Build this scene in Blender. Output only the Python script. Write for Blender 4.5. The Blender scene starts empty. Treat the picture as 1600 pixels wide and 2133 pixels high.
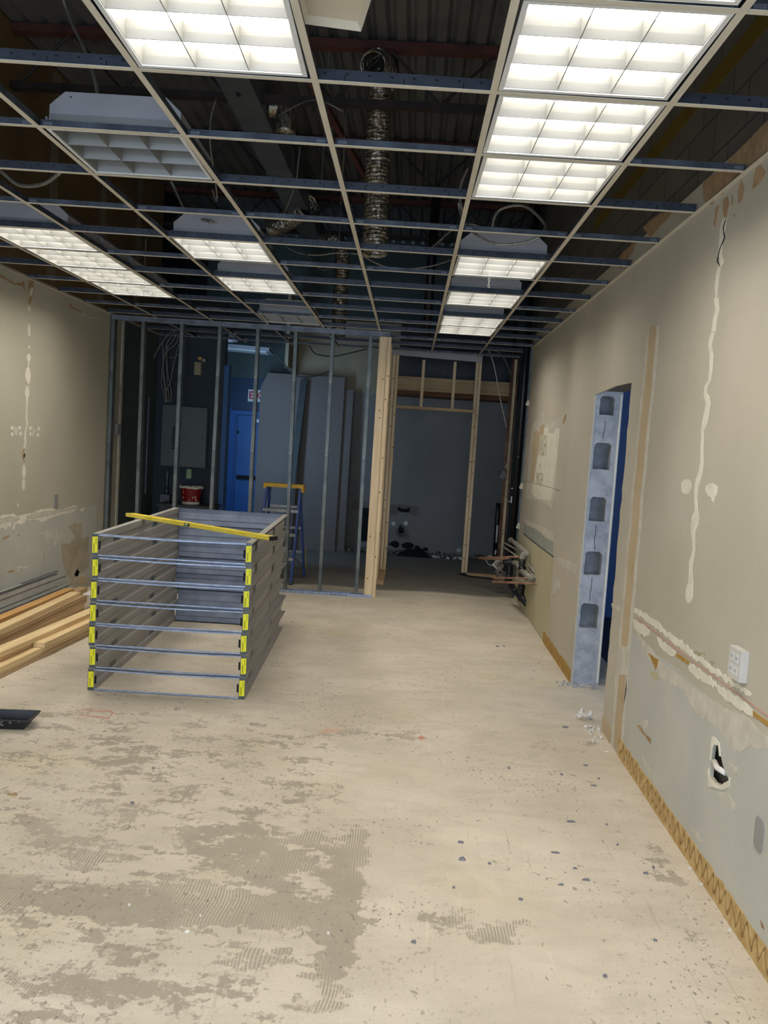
import bpy, bmesh, math, random
from mathutils import Vector, Matrix, Euler
from mathutils.geometry import tessellate_polygon
import numpy as np

# ------------------------------------------------------------------ camera
S = bpy.context.scene
COL = S.collection
FPX, PITCH, YAW, ROLL, HC = 1733.67, -.0815, -.0301, .0633, 1.7201
H = 2.9346            # height of the suspended ceiling grid
XR, XL = 1.309, -3.375  # faces of the two long walls
YB = 13.2             # back wall
ZR = 4.84             # roof deck
cp, sp, cy, sy, cr, sr = math.cos(PITCH), math.sin(PITCH), math.cos(YAW), math.sin(YAW), math.cos(ROLL), math.sin(ROLL)
FW = Vector((sy*cp, cy*cp, sp)); RT0 = Vector((cy, -sy, 0)); UP0 = RT0.cross(FW)
RT = RT0*cr + UP0*sr; UP = -RT0*sr + UP0*cr
CAM = Vector((0, 0, HC))
cam_d = bpy.data.cameras.new('camera'); cam = bpy.data.objects.new('camera', cam_d); COL.objects.link(cam)
cam.matrix_world = Matrix(((RT.x, UP.x, -FW.x, 0), (RT.y, UP.y, -FW.y, 0), (RT.z, UP.z, -FW.z, HC), (0, 0, 0, 1)))
cam_d.sensor_fit = 'HORIZONTAL'; cam_d.sensor_width = 36.0; cam_d.lens = 36.0*FPX/1600.0
cam_d.clip_start = .05; cam_d.clip_end = 100
S.camera = cam

# ------------------------------------------------------------------ light and exposure
S.view_settings.view_transform = 'Standard'; S.view_settings.look = 'None'
S.view_settings.gamma = 1.0; S.view_settings.use_curve_mapping = False
S.view_settings.exposure = 0.38
LAMP = 11.5            # radiance of the troffer lamps
LAMP_COL = (1.0, .94, .86)
DAY = 150.0           # watts of daylight through the shop window
DAY_COL = (.60, .76, 1.0)
w = bpy.data.worlds.new('sky'); S.world = w; w.use_nodes = True
w.node_tree.nodes['Background'].inputs[0].default_value = (.55, .72, 1.0, 1)
w.node_tree.nodes['Background'].inputs[1].default_value = .3

def area(name, loc, rot, sx, sy_, power, col):
    d = bpy.data.lights.new(name, 'AREA'); d.shape = 'RECTANGLE'; d.size = sx; d.size_y = sy_
    d.energy = power; d.color = col
    o = bpy.data.objects.new(name, d); COL.objects.link(o); o.location = loc; o.rotation_euler = rot
    return o
area('daylight_shop_window', (-1.0, -2.02, 1.45), (math.pi/2, 0, 0), 4.2, 2.5, DAY, DAY_COL)
area('added_light_side_room', (3.1, 2.75, 1.6), (math.pi/2, 0, 0), 2.4, 2.2, 42, (.52, .68, 1.0))  # lamp added inside the side room; no window is built for it
area('added_light_corridor', (-2.35, 10.98, 1.75), (math.pi/2, 0, 0), .25, 1.6, 18, (.35, .62, 1.0))  # free-standing lamp added to brighten the blue corridor

def U(x, y, X=None, Y=None, Z=None):
    """point of the photograph (1600x2133) on the real plane X=, Y= or Z="""
    d = FW + RT*((x-800)/FPX) - UP*((y-1066.5)/FPX)
    for i, v in enumerate((X, Y, Z)):
        if v is not None:
            return CAM + d*((v-CAM[i])/d[i])

# ------------------------------------------------------------------ mesh helpers
random.seed(7)
def link(me, name, mat, parent=None):
    o = bpy.data.objects.new(name, me); COL.objects.link(o)
    if mat: me.materials.append(mat)
    if parent: o.parent = parent
    return o
class MB:
    def __init__(s): s.v = []; s.f = []
    def add(s, vs, fs):
        n = len(s.v); s.v += [tuple(v) for v in vs]; s.f += [tuple(i+n for i in f) for f in fs]; return s
    def box(s, x0, x1, y0, y1, z0, z1):
        if x0 > x1: x0, x1 = x1, x0
        if y0 > y1: y0, y1 = y1, y0
        if z0 > z1: z0, z1 = z1, z0
        return s.add([(x0,y0,z0),(x1,y0,z0),(x1,y1,z0),(x0,y1,z0),(x0,y0,z1),(x1,y0,z1),(x1,y1,z1),(x0,y1,z1)],
                     [(0,3,2,1),(4,5,6,7),(0,1,5,4),(1,2,6,5),(2,3,7,6),(3,0,4,7)])
    def obox(s, c, size, M=None):
        c = Vector(c); a, b, d = size[0]/2, size[1]/2, size[2]/2
        M = M or Matrix.Identity(3)
        vs = [c + M @ Vector(p) for p in ((-a,-b,-d),(a,-b,-d),(a,b,-d),(-a,b,-d),(-a,-b,d),(a,-b,d),(a,b,d),(-a,b,d))]
        return s.add(vs, [(0,3,2,1),(4,5,6,7),(0,1,5,4),(1,2,6,5),(2,3,7,6),(3,0,4,7)])
    def bar(s, p0, p1, w, h, up=(0,0,1)):
        """rectangular bar from p0 to p1, w across, h along up"""
        p0, p1 = Vector(p0), Vector(p1); d = (p1-p0).normalized(); u = Vector(up)
        x = d.cross(u).normalized(); u = x.cross(d)
        vs = [p + x*(a*w/2) + u*(b*h/2) for p in (p0, p1) for a, b in ((-1,-1),(1,-1),(1,1),(-1,1))]
        return s.add(vs, [(0,1,2,3),(7,6,5,4),(0,4,5,1),(1,5,6,2),(2,6,7,3),(3,7,4,0)])
    def prism(s, poly, a, b, axis='y'):
        f = {'x': lambda p, t: (t, p[0], p[1]), 'y': lambda p, t: (p[0], t, p[1]), 'z': lambda p, t: (p[0], p[1], t)}[axis]
        n = len(poly); vs = [f(p, a) for p in poly] + [f(p, b) for p in poly]
        return s.add(vs, [tuple(range(n)), tuple(range(2*n-1, n-1, -1))] + [(i, i+n, (i+1) % n+n, (i+1) % n) for i in range(n)])
    def tube(s, path, r, n=8, caps=True):
        path = [Vector(p) for p in path]; m = len(path)
        rr = r if callable(r) else (lambda t: r)
        ring0 = len(s.v); u = None
        for i, p in enumerate(path):
            d = (path[min(i+1, m-1)] - path[max(i-1, 0)]).normalized()
            if u is None:
                u = d.orthogonal().normalized()
            else:
                u = (u - d*u.dot(d)).normalized()
            v = d.cross(u); q = rr(i/(m-1))
            for k in range(n):
                a = 2*math.pi*k/n; s.v.append(tuple(p + (u*math.cos(a) + v*math.sin(a))*q))
        for i in range(m-1):
            for k in range(n):
                a = ring0+i*n+k; b = ring0+i*n+(k+1) % n
                s.f.append((a, b, b+n, a+n))
        if caps:
            s.f.append(tuple(ring0+k for k in range(n-1, -1, -1))); s.f.append(tuple(ring0+(m-1)*n+k for k in range(n)))
        return s
    def sheet(s, prof, y0, y1, t=.0016, holes=(), hole_seg=None):
        """bent sheet: profile points (x,z) run along y; holes = [(ya,yb)] left out of segment hole_seg"""
        cuts = sorted({y0, y1} | {v for h in holes for v in h})
        for ya, yb in zip(cuts, cuts[1:]):
            inh = any(h[0]-1e-6 <= ya and yb <= h[1]+1e-6 for h in holes)
            for i, (p, q) in enumerate(zip(prof, prof[1:])):
                if inh and i == hole_seg: continue
                p_, q_ = Vector((p[0], 0, p[1])), Vector((q[0], 0, q[1])); d = (q_-p_).normalized()
                nn = Vector((d.z, 0, -d.x))*t/2
                vs = [(a+b).to_tuple() for a in (p_, q_) for b in (nn, -nn)]
                vs = [(v[0], y, v[2]) for y in (ya, yb) for v in vs]
                s.add(vs, [(0,1,3,2),(4,6,7,5),(0,4,5,1),(2,3,7,6),(0,2,6,4),(1,5,7,3)])
        return s
    def poly_holes(s, outer, holes, f3, t):
        """flat panel with holes in plane coordinates; f3(a,b,d) -> point, d = depth into the panel"""
        loops = [outer]+list(holes)
        flat = [p for l in loops for p in l]
        tri = tessellate_polygon([[Vector((p[0], p[1], 0)) for p in l] for l in loops])
        n = len(s.v)
        s.v += [tuple(f3(p[0], p[1], 0)) for p in flat]; s.v += [tuple(f3(p[0], p[1], t)) for p in flat]
        N = len(flat)
        s.f += [tuple(n+i for i in f) for f in tri]; s.f += [tuple(n+N+i for i in reversed(f)) for f in tri]
        o = n
        for l in loops:
            k = len(l)
            s.f += [(o+i, o+(i+1) % k, o+N+(i+1) % k, o+N+i) for i in range(k)]; o += k
        return s
    def build(s, name, mat, parent=None, smooth=False, loc=None):
        me = bpy.data.meshes.new(name); me.from_pydata(s.v, [], s.f); me.validate(); 
        bm = bmesh.new(); bm.from_mesh(me); bmesh.ops.recalc_face_normals(bm, faces=bm.faces); bm.to_mesh(me); bm.free()
        if smooth: me.shade_smooth()
        o = link(me, name, mat, parent)
        if loc is not None: o.location = loc
        return o
def box(name, mat, x0, x1, y0, y1, z0, z1, parent=None): return MB().box(x0,x1,y0,y1,z0,z1).build(name, mat, parent)
def tag(o, label, cat, group=None, kind=None):
    if label: o['label'] = label
    if cat: o['category'] = cat
    if group: o['group'] = group
    if kind: o['kind'] = kind
    return o
def struct(o): o['kind'] = 'structure'; return o
def thing(name, label, cat, loc=(0,0,0), rz=0, group=None):
    o = bpy.data.objects.new(name, None); COL.objects.link(o); o.location = loc; o.rotation_euler = (0, 0, rz)
    o.empty_display_size = .1
    return tag(o, label, cat, group)
def dup(root, loc=None, rz=None, label=None, group=None, parent=None):
    c = root.copy(); COL.objects.link(c)
    if parent: c.parent = parent
    if loc is not None: c.location = loc
    if rz is not None: c.rotation_euler = (0, 0, rz)
    if label: c['label'] = label
    if group: c['group'] = group
    for ch in list(root.children): dup(ch, parent=c)
    return c
def spline(pts, n=8):
    """Catmull-Rom through the points"""
    P = [Vector(p) for p in pts]; P = [P[0]*2-P[1]]+P+[P[-1]*2-P[-2]]; out = []
    for i in range(1, len(P)-2):
        for k in range(n):
            t = k/n; a, b, c, d = P[i-1:i+3]
            out.append(.5*((2*b)+(c-a)*t+(2*a-5*b+4*c-d)*t*t+(3*b-a-3*c+d)*t**3))
    return out+[P[-2]]
def ragged(poly, amp, step):
    """subdivide and shake the outline of a flat patch"""
    out = []; n = len(poly)
    for i in range(n):
        a, b = Vector(poly[i]), Vector(poly[(i+1) % n]); L = (b-a).length; k = max(1, int(L/step))
        nr = Vector((-(b-a).y, (b-a).x)); nr = nr.normalized() if L > 1e-6 else nr
        for j in range(k):
            p = a+(b-a)*(j/k)+nr*random.uniform(-amp, amp)*(0.4 if j == 0 else 1); out.append((p.x, p.y))
    return out
def ribbon(pts):
    """(x, y, width) centre points -> closed outline, all in photograph units"""
    L, R = [], []
    n = len(pts)
    for i, (x, y, wd) in enumerate(pts):
        a = pts[max(i-1, 0)]; b = pts[min(i+1, n-1)]; d = Vector((b[0]-a[0], b[1]-a[1])).normalized()
        L.append((x-d.y*wd/2, y+d.x*wd/2)); R.append((x+d.y*wd/2, y-d.x*wd/2))
    return L+R[::-1]
def blob(x, y, rx, ry, n=12, j=.15):
    return [(x+rx*math.cos(2*math.pi*k/n)*random.uniform(1-j, 1+j), y+ry*math.sin(2*math.pi*k/n)*random.uniform(1-j, 1+j)) for k in range(n)]
PATCHES = []
PL = {'R': (lambda p: dict(X=XR), lambda q: (q.y, q.z), lambda a, b, d: (XR-d, a, b)),
      'L': (lambda p: dict(X=XL), lambda q: (q.y, q.z), lambda a, b, d: (XL+d, a, b)),
      'B': (lambda p: dict(Y=YB), lambda q: (q.x, q.z), lambda a, b, d: (a, YB-d, b)),
      'F': (lambda p: dict(Z=0), lambda q: (q.x, q.y), lambda a, b, d: (a, b, d))}
def patch(name, pts, plane, mat, parent, th=.0015, amp=.004, step=.03, base=0, conv=None, holes=None):
    """a thin layer of compound, paper or glue with its traced outline on a wall or the floor"""
    g, to2, f3 = PL[plane]
    PATCHES.append(name); th += (len(PATCHES) % 70)*1.3e-5   # layers never share a surface
    if conv: pts = [conv(*p) for p in pts]
    P = [to2(U(p[0], p[1], **g(0))) for p in pts]
    if amp: P = ragged(P, amp, step)
    if holes:
        m = MB().poly_holes(P, holes, lambda p, q, e: f3(p, q, base+th-e), th); return m.build(name, mat, parent)
    m = MB(); n = len(P)
    vs = [f3(a, b, base) for a, b in P]+[f3(a, b, base+th) for a, b in P]
    m.add(vs, [tuple(range(n, 2*n))]+[(i, (i+1) % n, (i+1) % n+n, i+n) for i in range(n)])
    return m.build(name, mat, parent)

# ------------------------------------------------------------------ materials
def new_mat(name):
    m = bpy.data.materials.new(name); m.use_nodes = True; nt = m.node_tree
    return m, nt, nt.nodes['Principled BSDF']
def nd(nt, t, **kw):
    n = nt.nodes.new(t)
    for k, v in kw.items(): setattr(n, k, v)
    return n
def noise_mat(name, c1, c2, scale=4, rough=.7, metal=0., detail=4, lo=.35, hi=.65, stretch=(1,1,1), bump=0, spec=.5, fine=None, dist=0.):
    m, nt, b = new_mat(name); L = nt.links.new
    tc = nd(nt, 'ShaderNodeTexCoord'); mp = nd(nt, 'ShaderNodeMapping'); mp.inputs['Scale'].default_value = stretch
    L(tc.outputs['Object'], mp.inputs['Vector'])
    n = nd(nt, 'ShaderNodeTexNoise'); n.inputs['Scale'].default_value = scale; n.inputs['Detail'].default_value = detail
    n.inputs['Distortion'].default_value = dist
    L(mp.outputs[0], n.inputs['Vector'])
    r = nd(nt, 'ShaderNodeValToRGB'); e = r.color_ramp.elements
    e[0].position = lo; e[0].color = (*c1, 1); e[1].position = hi; e[1].color = (*c2, 1)
    L(n.outputs['Fac'], r.inputs['Fac']); out = r.outputs['Color']
    if fine:
        n2 = nd(nt, 'ShaderNodeTexNoise'); n2.inputs['Scale'].default_value = fine[0]; n2.inputs['Detail'].default_value = 3
        L(tc.outputs['Object'], n2.inputs['Vector'])
        r2 = nd(nt, 'ShaderNodeMapRange'); r2.inputs['From Min'].default_value = .3; r2.inputs['From Max'].default_value = .7
        r2.inputs['To Min'].default_value = 1-fine[1]; r2.inputs['To Max'].default_value = 1+fine[1]
        L(n2.outputs['Fac'], r2.inputs['Value'])
        mx = nd(nt, 'ShaderNodeMix', data_type='RGBA', blend_type='MULTIPLY'); mx.inputs[0].default_value = 1
        L(out, mx.inputs[6]); L(r2.outputs[0], mx.inputs[7]); out = mx.outputs[2]
    L(out, b.inputs['Base Color'])
    b.inputs['Roughness'].default_value = rough; b.inputs['Metallic'].default_value = metal
    b.inputs['Specular IOR Level'].default_value = spec
    if bump:
        bp = nd(nt, 'ShaderNodeBump'); bp.inputs['Strength'].default_value = bump; bp.inputs['Distance'].default_value = .01
        L(n.outputs['Fac'], bp.inputs['Height']); L(bp.outputs[0], b.inputs['Normal'])
    return m
def emit_mat(name, col, strength):
    m, nt, b = new_mat(name)
    b.inputs['Base Color'].default_value = (.8, .8, .8, 1); b.inputs['Emission Color'].default_value = (*col, 1)
    b.inputs['Emission Strength'].default_value = strength
    return m
def V(r, g, b_):   # sRGB 0-255 to linear
    f = lambda c: (c/255/12.92) if c/255 <= .04045 else ((c/255+.055)/1.055)**2.4
    return (f(r), f(g), f(b_))
M = {}
M['paint'] = noise_mat('painted_drywall', V(180,173,153), V(192,184,166), 1.3, .75, fine=(60, .02))
M['paint_left'] = noise_mat('painted_drywall_left', V(176,171,150), V(186,181,161), 1.1, .75, fine=(60, .02))
M['under'] = noise_mat('grey_green_primer', V(182,181,170), V(192,190,178), 2.5, .8, fine=(60, .02))
M['kraft'] = noise_mat('bare_brown_drywall', V(96,76,44), V(112,90,56), 2, .9)
M['void_strip'] = noise_mat('faded_compound_strip', V(112,104,84), V(126,118,98), 8, .9)
M['compound'] = noise_mat('joint_compound', V(215,208,188), V(228,222,203), 12, .85)
M['compound_dim'] = noise_mat('thin_joint_compound', V(190,184,166), V(206,200,184), 14, .85)
M['paper'] = noise_mat('torn_brown_paper', V(152,122,88), V(176,146,108), 18, .9)
M['tape_strip'] = noise_mat('brown_paper_strip', V(182,162,128), V(192,172,140), 5, .9)
M['glue'] = noise_mat('yellow_glue', V(158,120,48), V(180,142,72), 16, .7)
M['yellowed'] = noise_mat('yellowed_drywall', V(180,172,136), V(192,184,150), 2, .8)
M['greyboard'] = noise_mat('grey_board', V(150,153,142), V(160,163,152), 3, .8)
M['ghost'] = noise_mat('worn_letter_marks', V(160,150,118), V(178,168,138), 40, .9)
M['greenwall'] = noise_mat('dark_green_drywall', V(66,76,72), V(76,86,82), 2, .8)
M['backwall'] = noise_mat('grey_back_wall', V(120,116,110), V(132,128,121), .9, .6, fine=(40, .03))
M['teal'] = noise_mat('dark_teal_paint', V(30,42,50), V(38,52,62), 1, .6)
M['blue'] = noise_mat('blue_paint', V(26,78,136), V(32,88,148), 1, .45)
M['blue_dim'] = noise_mat('deep_blue_paint', V(12,40,66), V(16,48,78), 1, .5)
M['cream'] = noise_mat('cream_drywall', V(150,138,112), V(166,154,126), 2.4, .8)
M['galv'] = noise_mat('galvanised_steel', V(96,100,108), V(126,130,138), 9, .5, .5, fine=(70, .06))
M['galv_dull'] = noise_mat('dull_galvanised_steel', V(146,143,137), V(156,153,146), 3, .6, .12, fine=(50, .02))
M['galv_dark'] = noise_mat('dark_galvanised_steel', V(70,80,84), V(96,104,106), 9, .45, .5)
M['rear_steel'] = noise_mat('rear_stud_steel', V(132,138,152), V(150,156,170), 9, .5, .25)
M['channel_light'] = noise_mat('pale_steel_channel', V(168,168,162), V(184,184,178), 9, .5, .1)
M['bluesteel'] = noise_mat('bright_steel_track', V(142,154,178), V(172,184,206), 20, .38, .5)
M['tee'] = noise_mat('cream_tee_face', V(196,188,170), V(204,196,178), 6, .5)
M['black'] = noise_mat('black_plastic', V(18,19,22), V(30,31,35), 12, .4)
M['dark'] = noise_mat('dark_cavity', V(12,12,13), V(22,21,20), 12, .9)
M['white'] = noise_mat('white_enamel', V(205,206,204), V(214,215,212), 3, .45)
M['fixture'] = noise_mat('fixture_enamel', V(150,150,154), V(160,160,164), 3, .4)
M['louver'] = noise_mat('louver_blade', V(117,117,112), V(123,123,118), 3, .35, 0)
M['plate'] = noise_mat('grey_cover_plate', V(140,138,134), V(150,148,144), 8, .4)
M['lightplate'] = noise_mat('white_outlet_plate', V(196,192,184), V(204,200,192), 8, .4)
M['concrete_block'] = noise_mat('grey_block', V(150,152,154), V(176,177,176), 14, .9, bump=.4, fine=(90, .08))
M['core'] = noise_mat('block_core', V(120,122,124), V(140,142,144), 14, .95)
M['deck'] = noise_mat('roof_deck_steel', V(92,92,90), V(108,107,104), 2, .6, .2)
M['rust'] = noise_mat('red_oxide_steel', V(72,38,30), V(88,50,40), 6, .7)
M['joist'] = noise_mat('dark_joist_steel', V(34,28,27), V(50,40,38), 6, .6)
M['duct'] = noise_mat('sheet_metal_duct', V(88,94,98), V(104,110,112), 2, .55, .3)
M['foil'] = noise_mat('crinkled_foil', V(110,104,92), V(205,198,182), 38, .28, .85, detail=5, bump=.8, stretch=(1,1,.6))
M['cable'] = noise_mat('grey_armoured_cable', V(120,116,106), V(150,146,136), 60, .45, .4)
M['cable_dark'] = noise_mat('dark_cable', V(46,46,46), V(60,60,58), 30, .5)
M['pine'] = noise_mat('pine_lumber', V(218,188,136), V(238,212,164), 5, .7, stretch=(6, .35, 6), detail=6, dist=.4)
M['pine_v'] = noise_mat('pine_stud', V(216,190,150), V(232,210,174), 5, .7, stretch=(7, 7, .35), detail=6, dist=.4)
M['pine_dark'] = noise_mat('weathered_lumber', V(176,148,108), V(198,168,126), 5, .75, stretch=(6, .35, 6), detail=6, dist=.4)
M['pine_orange'] = noise_mat('orange_lumber', V(190,142,82), V(212,168,104), 5, .7, stretch=(6, .35, 6), detail=6, dist=.4)
M['pine_x'] = noise_mat('pine_beam', V(176,146,100), V(200,170,124), 5, .7, stretch=(.35, 6, 6), detail=6, dist=.4)
M['ply'] = noise_mat('brown_plywood', V(96,60,34), V(118,78,46), 6, .8, stretch=(.4, 4, 4))
M['gypsum'] = noise_mat('grey_drywall_sheet', V(112,102,94), V(118,108,100), 1.2, .7)
M['label'] = noise_mat('yellow_sticker', V(232,228,20), V(242,238,34), 8, .5)
M['ink'] = noise_mat('sticker_ink', V(60,62,14), V(76,78,20), 8, .6)
M['levelyel'] = noise_mat('yellow_level_paint', V(222,196,60), V(238,216,86), 8, .4)
M['capyel'] = noise_mat('yellow_ladder_plastic', V(208,160,14), V(222,176,24), 8, .45)
M['ladderblue'] = noise_mat('blue_fibreglass', V(40,66,134), V(54,82,152), 8, .4)
M['alu'] = noise_mat('aluminium', V(150,150,148), V(176,176,172), 10, .4, .6)
M['copper'] = noise_mat('copper_pipe', V(132,96,76), V(168,130,104), 14, .5, .35)
M['greypipe'] = noise_mat('grey_primed_pipe', V(138,134,122), V(160,156,142), 12, .6)
M['red'] = noise_mat('red_plastic', V(120,16,16), V(146,24,22), 8, .45)
M['redsign'] = noise_mat('red_sign_letters', V(190,24,28), V(206,34,36), 8, .4)
M['desk'] = noise_mat('dark_grey_top', V(52,52,56), V(64,64,68), 5, .5)
M['panelgrey'] = noise_mat('grey_electrical_enamel', V(84,92,92), V(92,100,100), 2, .5)
M['green_tag'] = noise_mat('pale_green_tag', V(140,176,120), V(170,200,150), 30, .6)
M['red_faint'] = noise_mat('faded_red_chalk', V(196,160,136), V(206,180,156), 20, .9)
M['channel_dark'] = noise_mat('dark_green_steel', V(46,52,50), V(58,64,62), 5, .6)
M['water_stain'] = noise_mat('brownish_wall_stain', V(164,152,126), V(180,170,146), 5, .8)
M['redline'] = noise_mat('red_chalk', V(196,132,112), V(208,150,128), 30, .9)
M['scrap'] = noise_mat('dark_scrap', V(96,98,112), V(136,132,132), 30, .7)
M['scrap_light'] = noise_mat('white_scrap', V(214,210,200), V(230,226,216), 30, .8)
M['yellow_paint'] = noise_mat('yellow_paint_stripe', V(104,84,12), V(116,96,20), 4, .7)
M['soil'] = noise_mat('rubble', V(52,48,44), V(150,140,126), 26, .95, bump=.6)
M['glass'] = noise_mat('window_frame_metal', V(60,62,64), V(70,72,74), 6, .4)
M['lamp'] = emit_mat('lit_lamp', LAMP_COL, LAMP)
M['lamp_cool'] = emit_mat('lit_cool_lamp', (.85, .93, 1.0), LAMP*.8)
# ------------------------------------------------------------------ floor
F3 = lambda x, y: (x/2, 1440+y/2)
F4 = lambda x, y: (700+x*.4375, 1240+y*.4375)
def fw(conv, pts): return [(lambda q: (q.x, q.y))(U(*conv(*p), Z=0)) for p in pts]
BARE = [  # outlines where the thin-set has been scraped off the slab, with how bare they are
 (fw(F3, [(0,780),(130,800),(330,830),(600,820),(900,820),(1250,850),(1480,900),(1500,990),(1250,970),(1000,980),(760,970),(600,960),(420,980),(280,940),(100,890),(0,900)]), .80),
 (fw(F3, [(1490,540),(1528,600),(1508,700),(1482,850),(1508,990),(1465,1080),(1450,1200),(1405,1330),(1370,1300),(1385,1100),(1360,1000),(1400,850),(1395,700),(1450,600)]), .675),
 (fw(F3, [(740,560),(1080,560),(1350,600),(1400,800),(1200,830),(1000,800),(850,740),(740,650)]), .64),
 (fw(F3, [(80,500),(250,600),(500,680),(440,720),(200,620),(80,560)]), .72),
 (fw(F3, [(320,200),(800,260),(700,320),(400,340)]), .56),
 (fw(F3, [(350,420),(700,430),(600,500),(420,580),(370,500)]), .54),
 (fw(F3, [(0,230),(220,260),(120,350),(0,380)]), .5),
 (fw(F3, [(130,1180),(380,1050),(700,1150),(900,1300),(600,1386),(60,1386)]), .55),
 (fw(F3, [(600,1000),(1400,1000),(1400,1386),(900,1386),(700,1150)]), .50),
 (fw(F3, [(1240,380),(1440,380),(1420,540),(1360,800),(1240,700)]), .50),
 (fw(F4, [(160,1500),(450,1500),(750,1520),(950,1560),(850,1680),(700,1650),(400,1580),(200,1560)]), .60),
 (fw(F4, [(450,1960),(700,1930),(700,2000),(450,2010)]), .56),
 (fw(F4, [(0,620),(250,640),(400,660),(400,690),(200,680),(0,660)]), .62),
 (fw(F4, [(880,700),(1250,700),(1260,740),(900,735)]), .52),
 (fw(F4, [(1380,1080),(1600,1240),(1700,1450),(1600,1400),(1500,1300)]), .60),
 (fw(F4, [(1560,1330),(1680,1500),(1760,1640),(1860,1850),(1900,1950),(1800,1850),(1650,1600)]), .60),
]
def inpoly(px, py, poly):
    r = np.zeros(px.shape, bool); n = len(poly)
    for i in range(n):
        x0, y0 = poly[i]; x1, y1 = poly[(i+1) % n]
        if y0 == y1: continue
        c = ((y0 > py) != (y1 > py)) & (px < (x1-x0)*(py-y0)/(y1-y0)+x0)
        r ^= c
    return r
xs = np.arange(-3.72, 1.75, .035); ys = np.arange(-2.0, 13.4, .045)
GX, GY = np.meshgrid(xs, ys)
den = np.full(GX.shape, .445)
den += np.where((GX > -.35), -.035, 0) + np.where((GX < -.3) & (GY < 4.8), .035, 0)
den += np.where(GY > 5.0, -.03, 0)
for poly, d in BARE:
    den = np.where(inpoly(GX, GY, poly), np.maximum(den, (d+.01 if d == .675 else min(.62, .47+(d-.46)*.56))), den)
for _ in range(3):
    p_ = np.pad(den, 1, mode='edge'); den = (p_[1:-1,1:-1]*2+p_[:-2,1:-1]+p_[2:,1:-1]+p_[1:-1,:-2]+p_[1:-1,2:])/6
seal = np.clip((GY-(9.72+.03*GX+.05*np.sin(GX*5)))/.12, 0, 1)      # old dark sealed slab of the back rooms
ny, nx = GX.shape
verts = [(float(a), float(b), 0.) for a, b in zip(GX.ravel(), GY.ravel())]
faces = [(j*nx+i, j*nx+i+1, (j+1)*nx+i+1, (j+1)*nx+i) for j in range(ny-1) for i in range(nx-1)]
me = bpy.data.meshes.new('floor'); me.from_pydata(verts, [], faces)
at = me.attributes.new('wear', 'FLOAT_COLOR', 'POINT')
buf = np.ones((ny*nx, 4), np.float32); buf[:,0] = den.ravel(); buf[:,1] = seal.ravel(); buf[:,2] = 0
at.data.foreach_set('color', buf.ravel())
m, nt, b = new_mat('scraped_concrete'); L = nt.links.new
def NN(scale, detail=6, stretch=None, dist=0., rot=0.):
    n = nd(nt, 'ShaderNodeTexNoise'); n.inputs['Scale'].default_value = scale; n.inputs['Detail'].default_value = detail; n.inputs['Distortion'].default_value = dist
    n.inputs['Roughness'].default_value = .6
    if stretch:
        mp = nd(nt, 'ShaderNodeMapping'); mp.inputs['Scale'].default_value = stretch; mp.inputs['Rotation'].default_value = (0, 0, rot)
        L(tcf.outputs['Object'], mp.inputs['Vector']); L(mp.outputs[0], n.inputs['Vector'])
    else: L(tcf.outputs['Object'], n.inputs['Vector'])
    return n.outputs['Fac']
def MA(op, a, b_=None, c=None, clamp=False):
    n = nd(nt, 'ShaderNodeMath', operation=op); n.use_clamp = clamp
    for i, v in enumerate((a, b_, c)):
        if v is None: continue
        if isinstance(v, (int, float)): n.inputs[i].default_value = v
        else: L(v, n.inputs[i])
    return n.outputs[0]
def MX(fac, a, b_, blend='MIX'):
    n = nd(nt, 'ShaderNodeMix', data_type='RGBA', blend_type=blend)
    if isinstance(fac, (int, float)): n.inputs[0].default_value = fac
    else: L(fac, n.inputs[0])
    for i, v in ((6, a), (7, b_)):
        if isinstance(v, tuple): n.inputs[i].default_value = (*v, 1)
        else: L(v, n.inputs[i])
    return n.outputs[2]
tcf = nd(nt, 'ShaderNodeTexCoord')
an = nd(nt, 'ShaderNodeAttribute'); an.attribute_name = 'wear'
sepc = nd(nt, 'ShaderNodeSeparateColor'); L(an.outputs['Color'], sepc.inputs[0])
dn, sl = sepc.outputs[0], sepc.outputs[1]
big = NN(1.6, 5); med = NN(5.5, 9, (1, 1.7, 1)); med2 = NN(17, 7, (1, 1.5, 1), .6); fin = NN(60, 4, (1, .45, 1))
# thin-set residue: beige with paler and yellower drifts
base = MX(MA('MULTIPLY_ADD', big, 3, -1., clamp=True), V(194,183,163), V(214,203,184))
ylw = MA('MULTIPLY_ADD', NN(.9, 3), 5, -2.7, clamp=True)
base = MX(MA('MULTIPLY', ylw, .5), base, V(203,190,150))
smear = MA('MULTIPLY_ADD', NN(3.1, 8, (1, 2.2, 1), .8), 5, -2.35, clamp=True)
base = MX(MA('MULTIPLY', smear, .38), base, V(176,166,148))
# bare slab where noise rises above the local threshold
f = MA('ADD', MA('ADD', MA('MULTIPLY', med, .52), MA('MULTIPLY', med2, .30)), MA('MULTIPLY', fin, .18))
bare = MA('MULTIPLY', MA('SUBTRACT', MA('ADD', f, dn), 1.0), 30, clamp=True)
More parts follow.
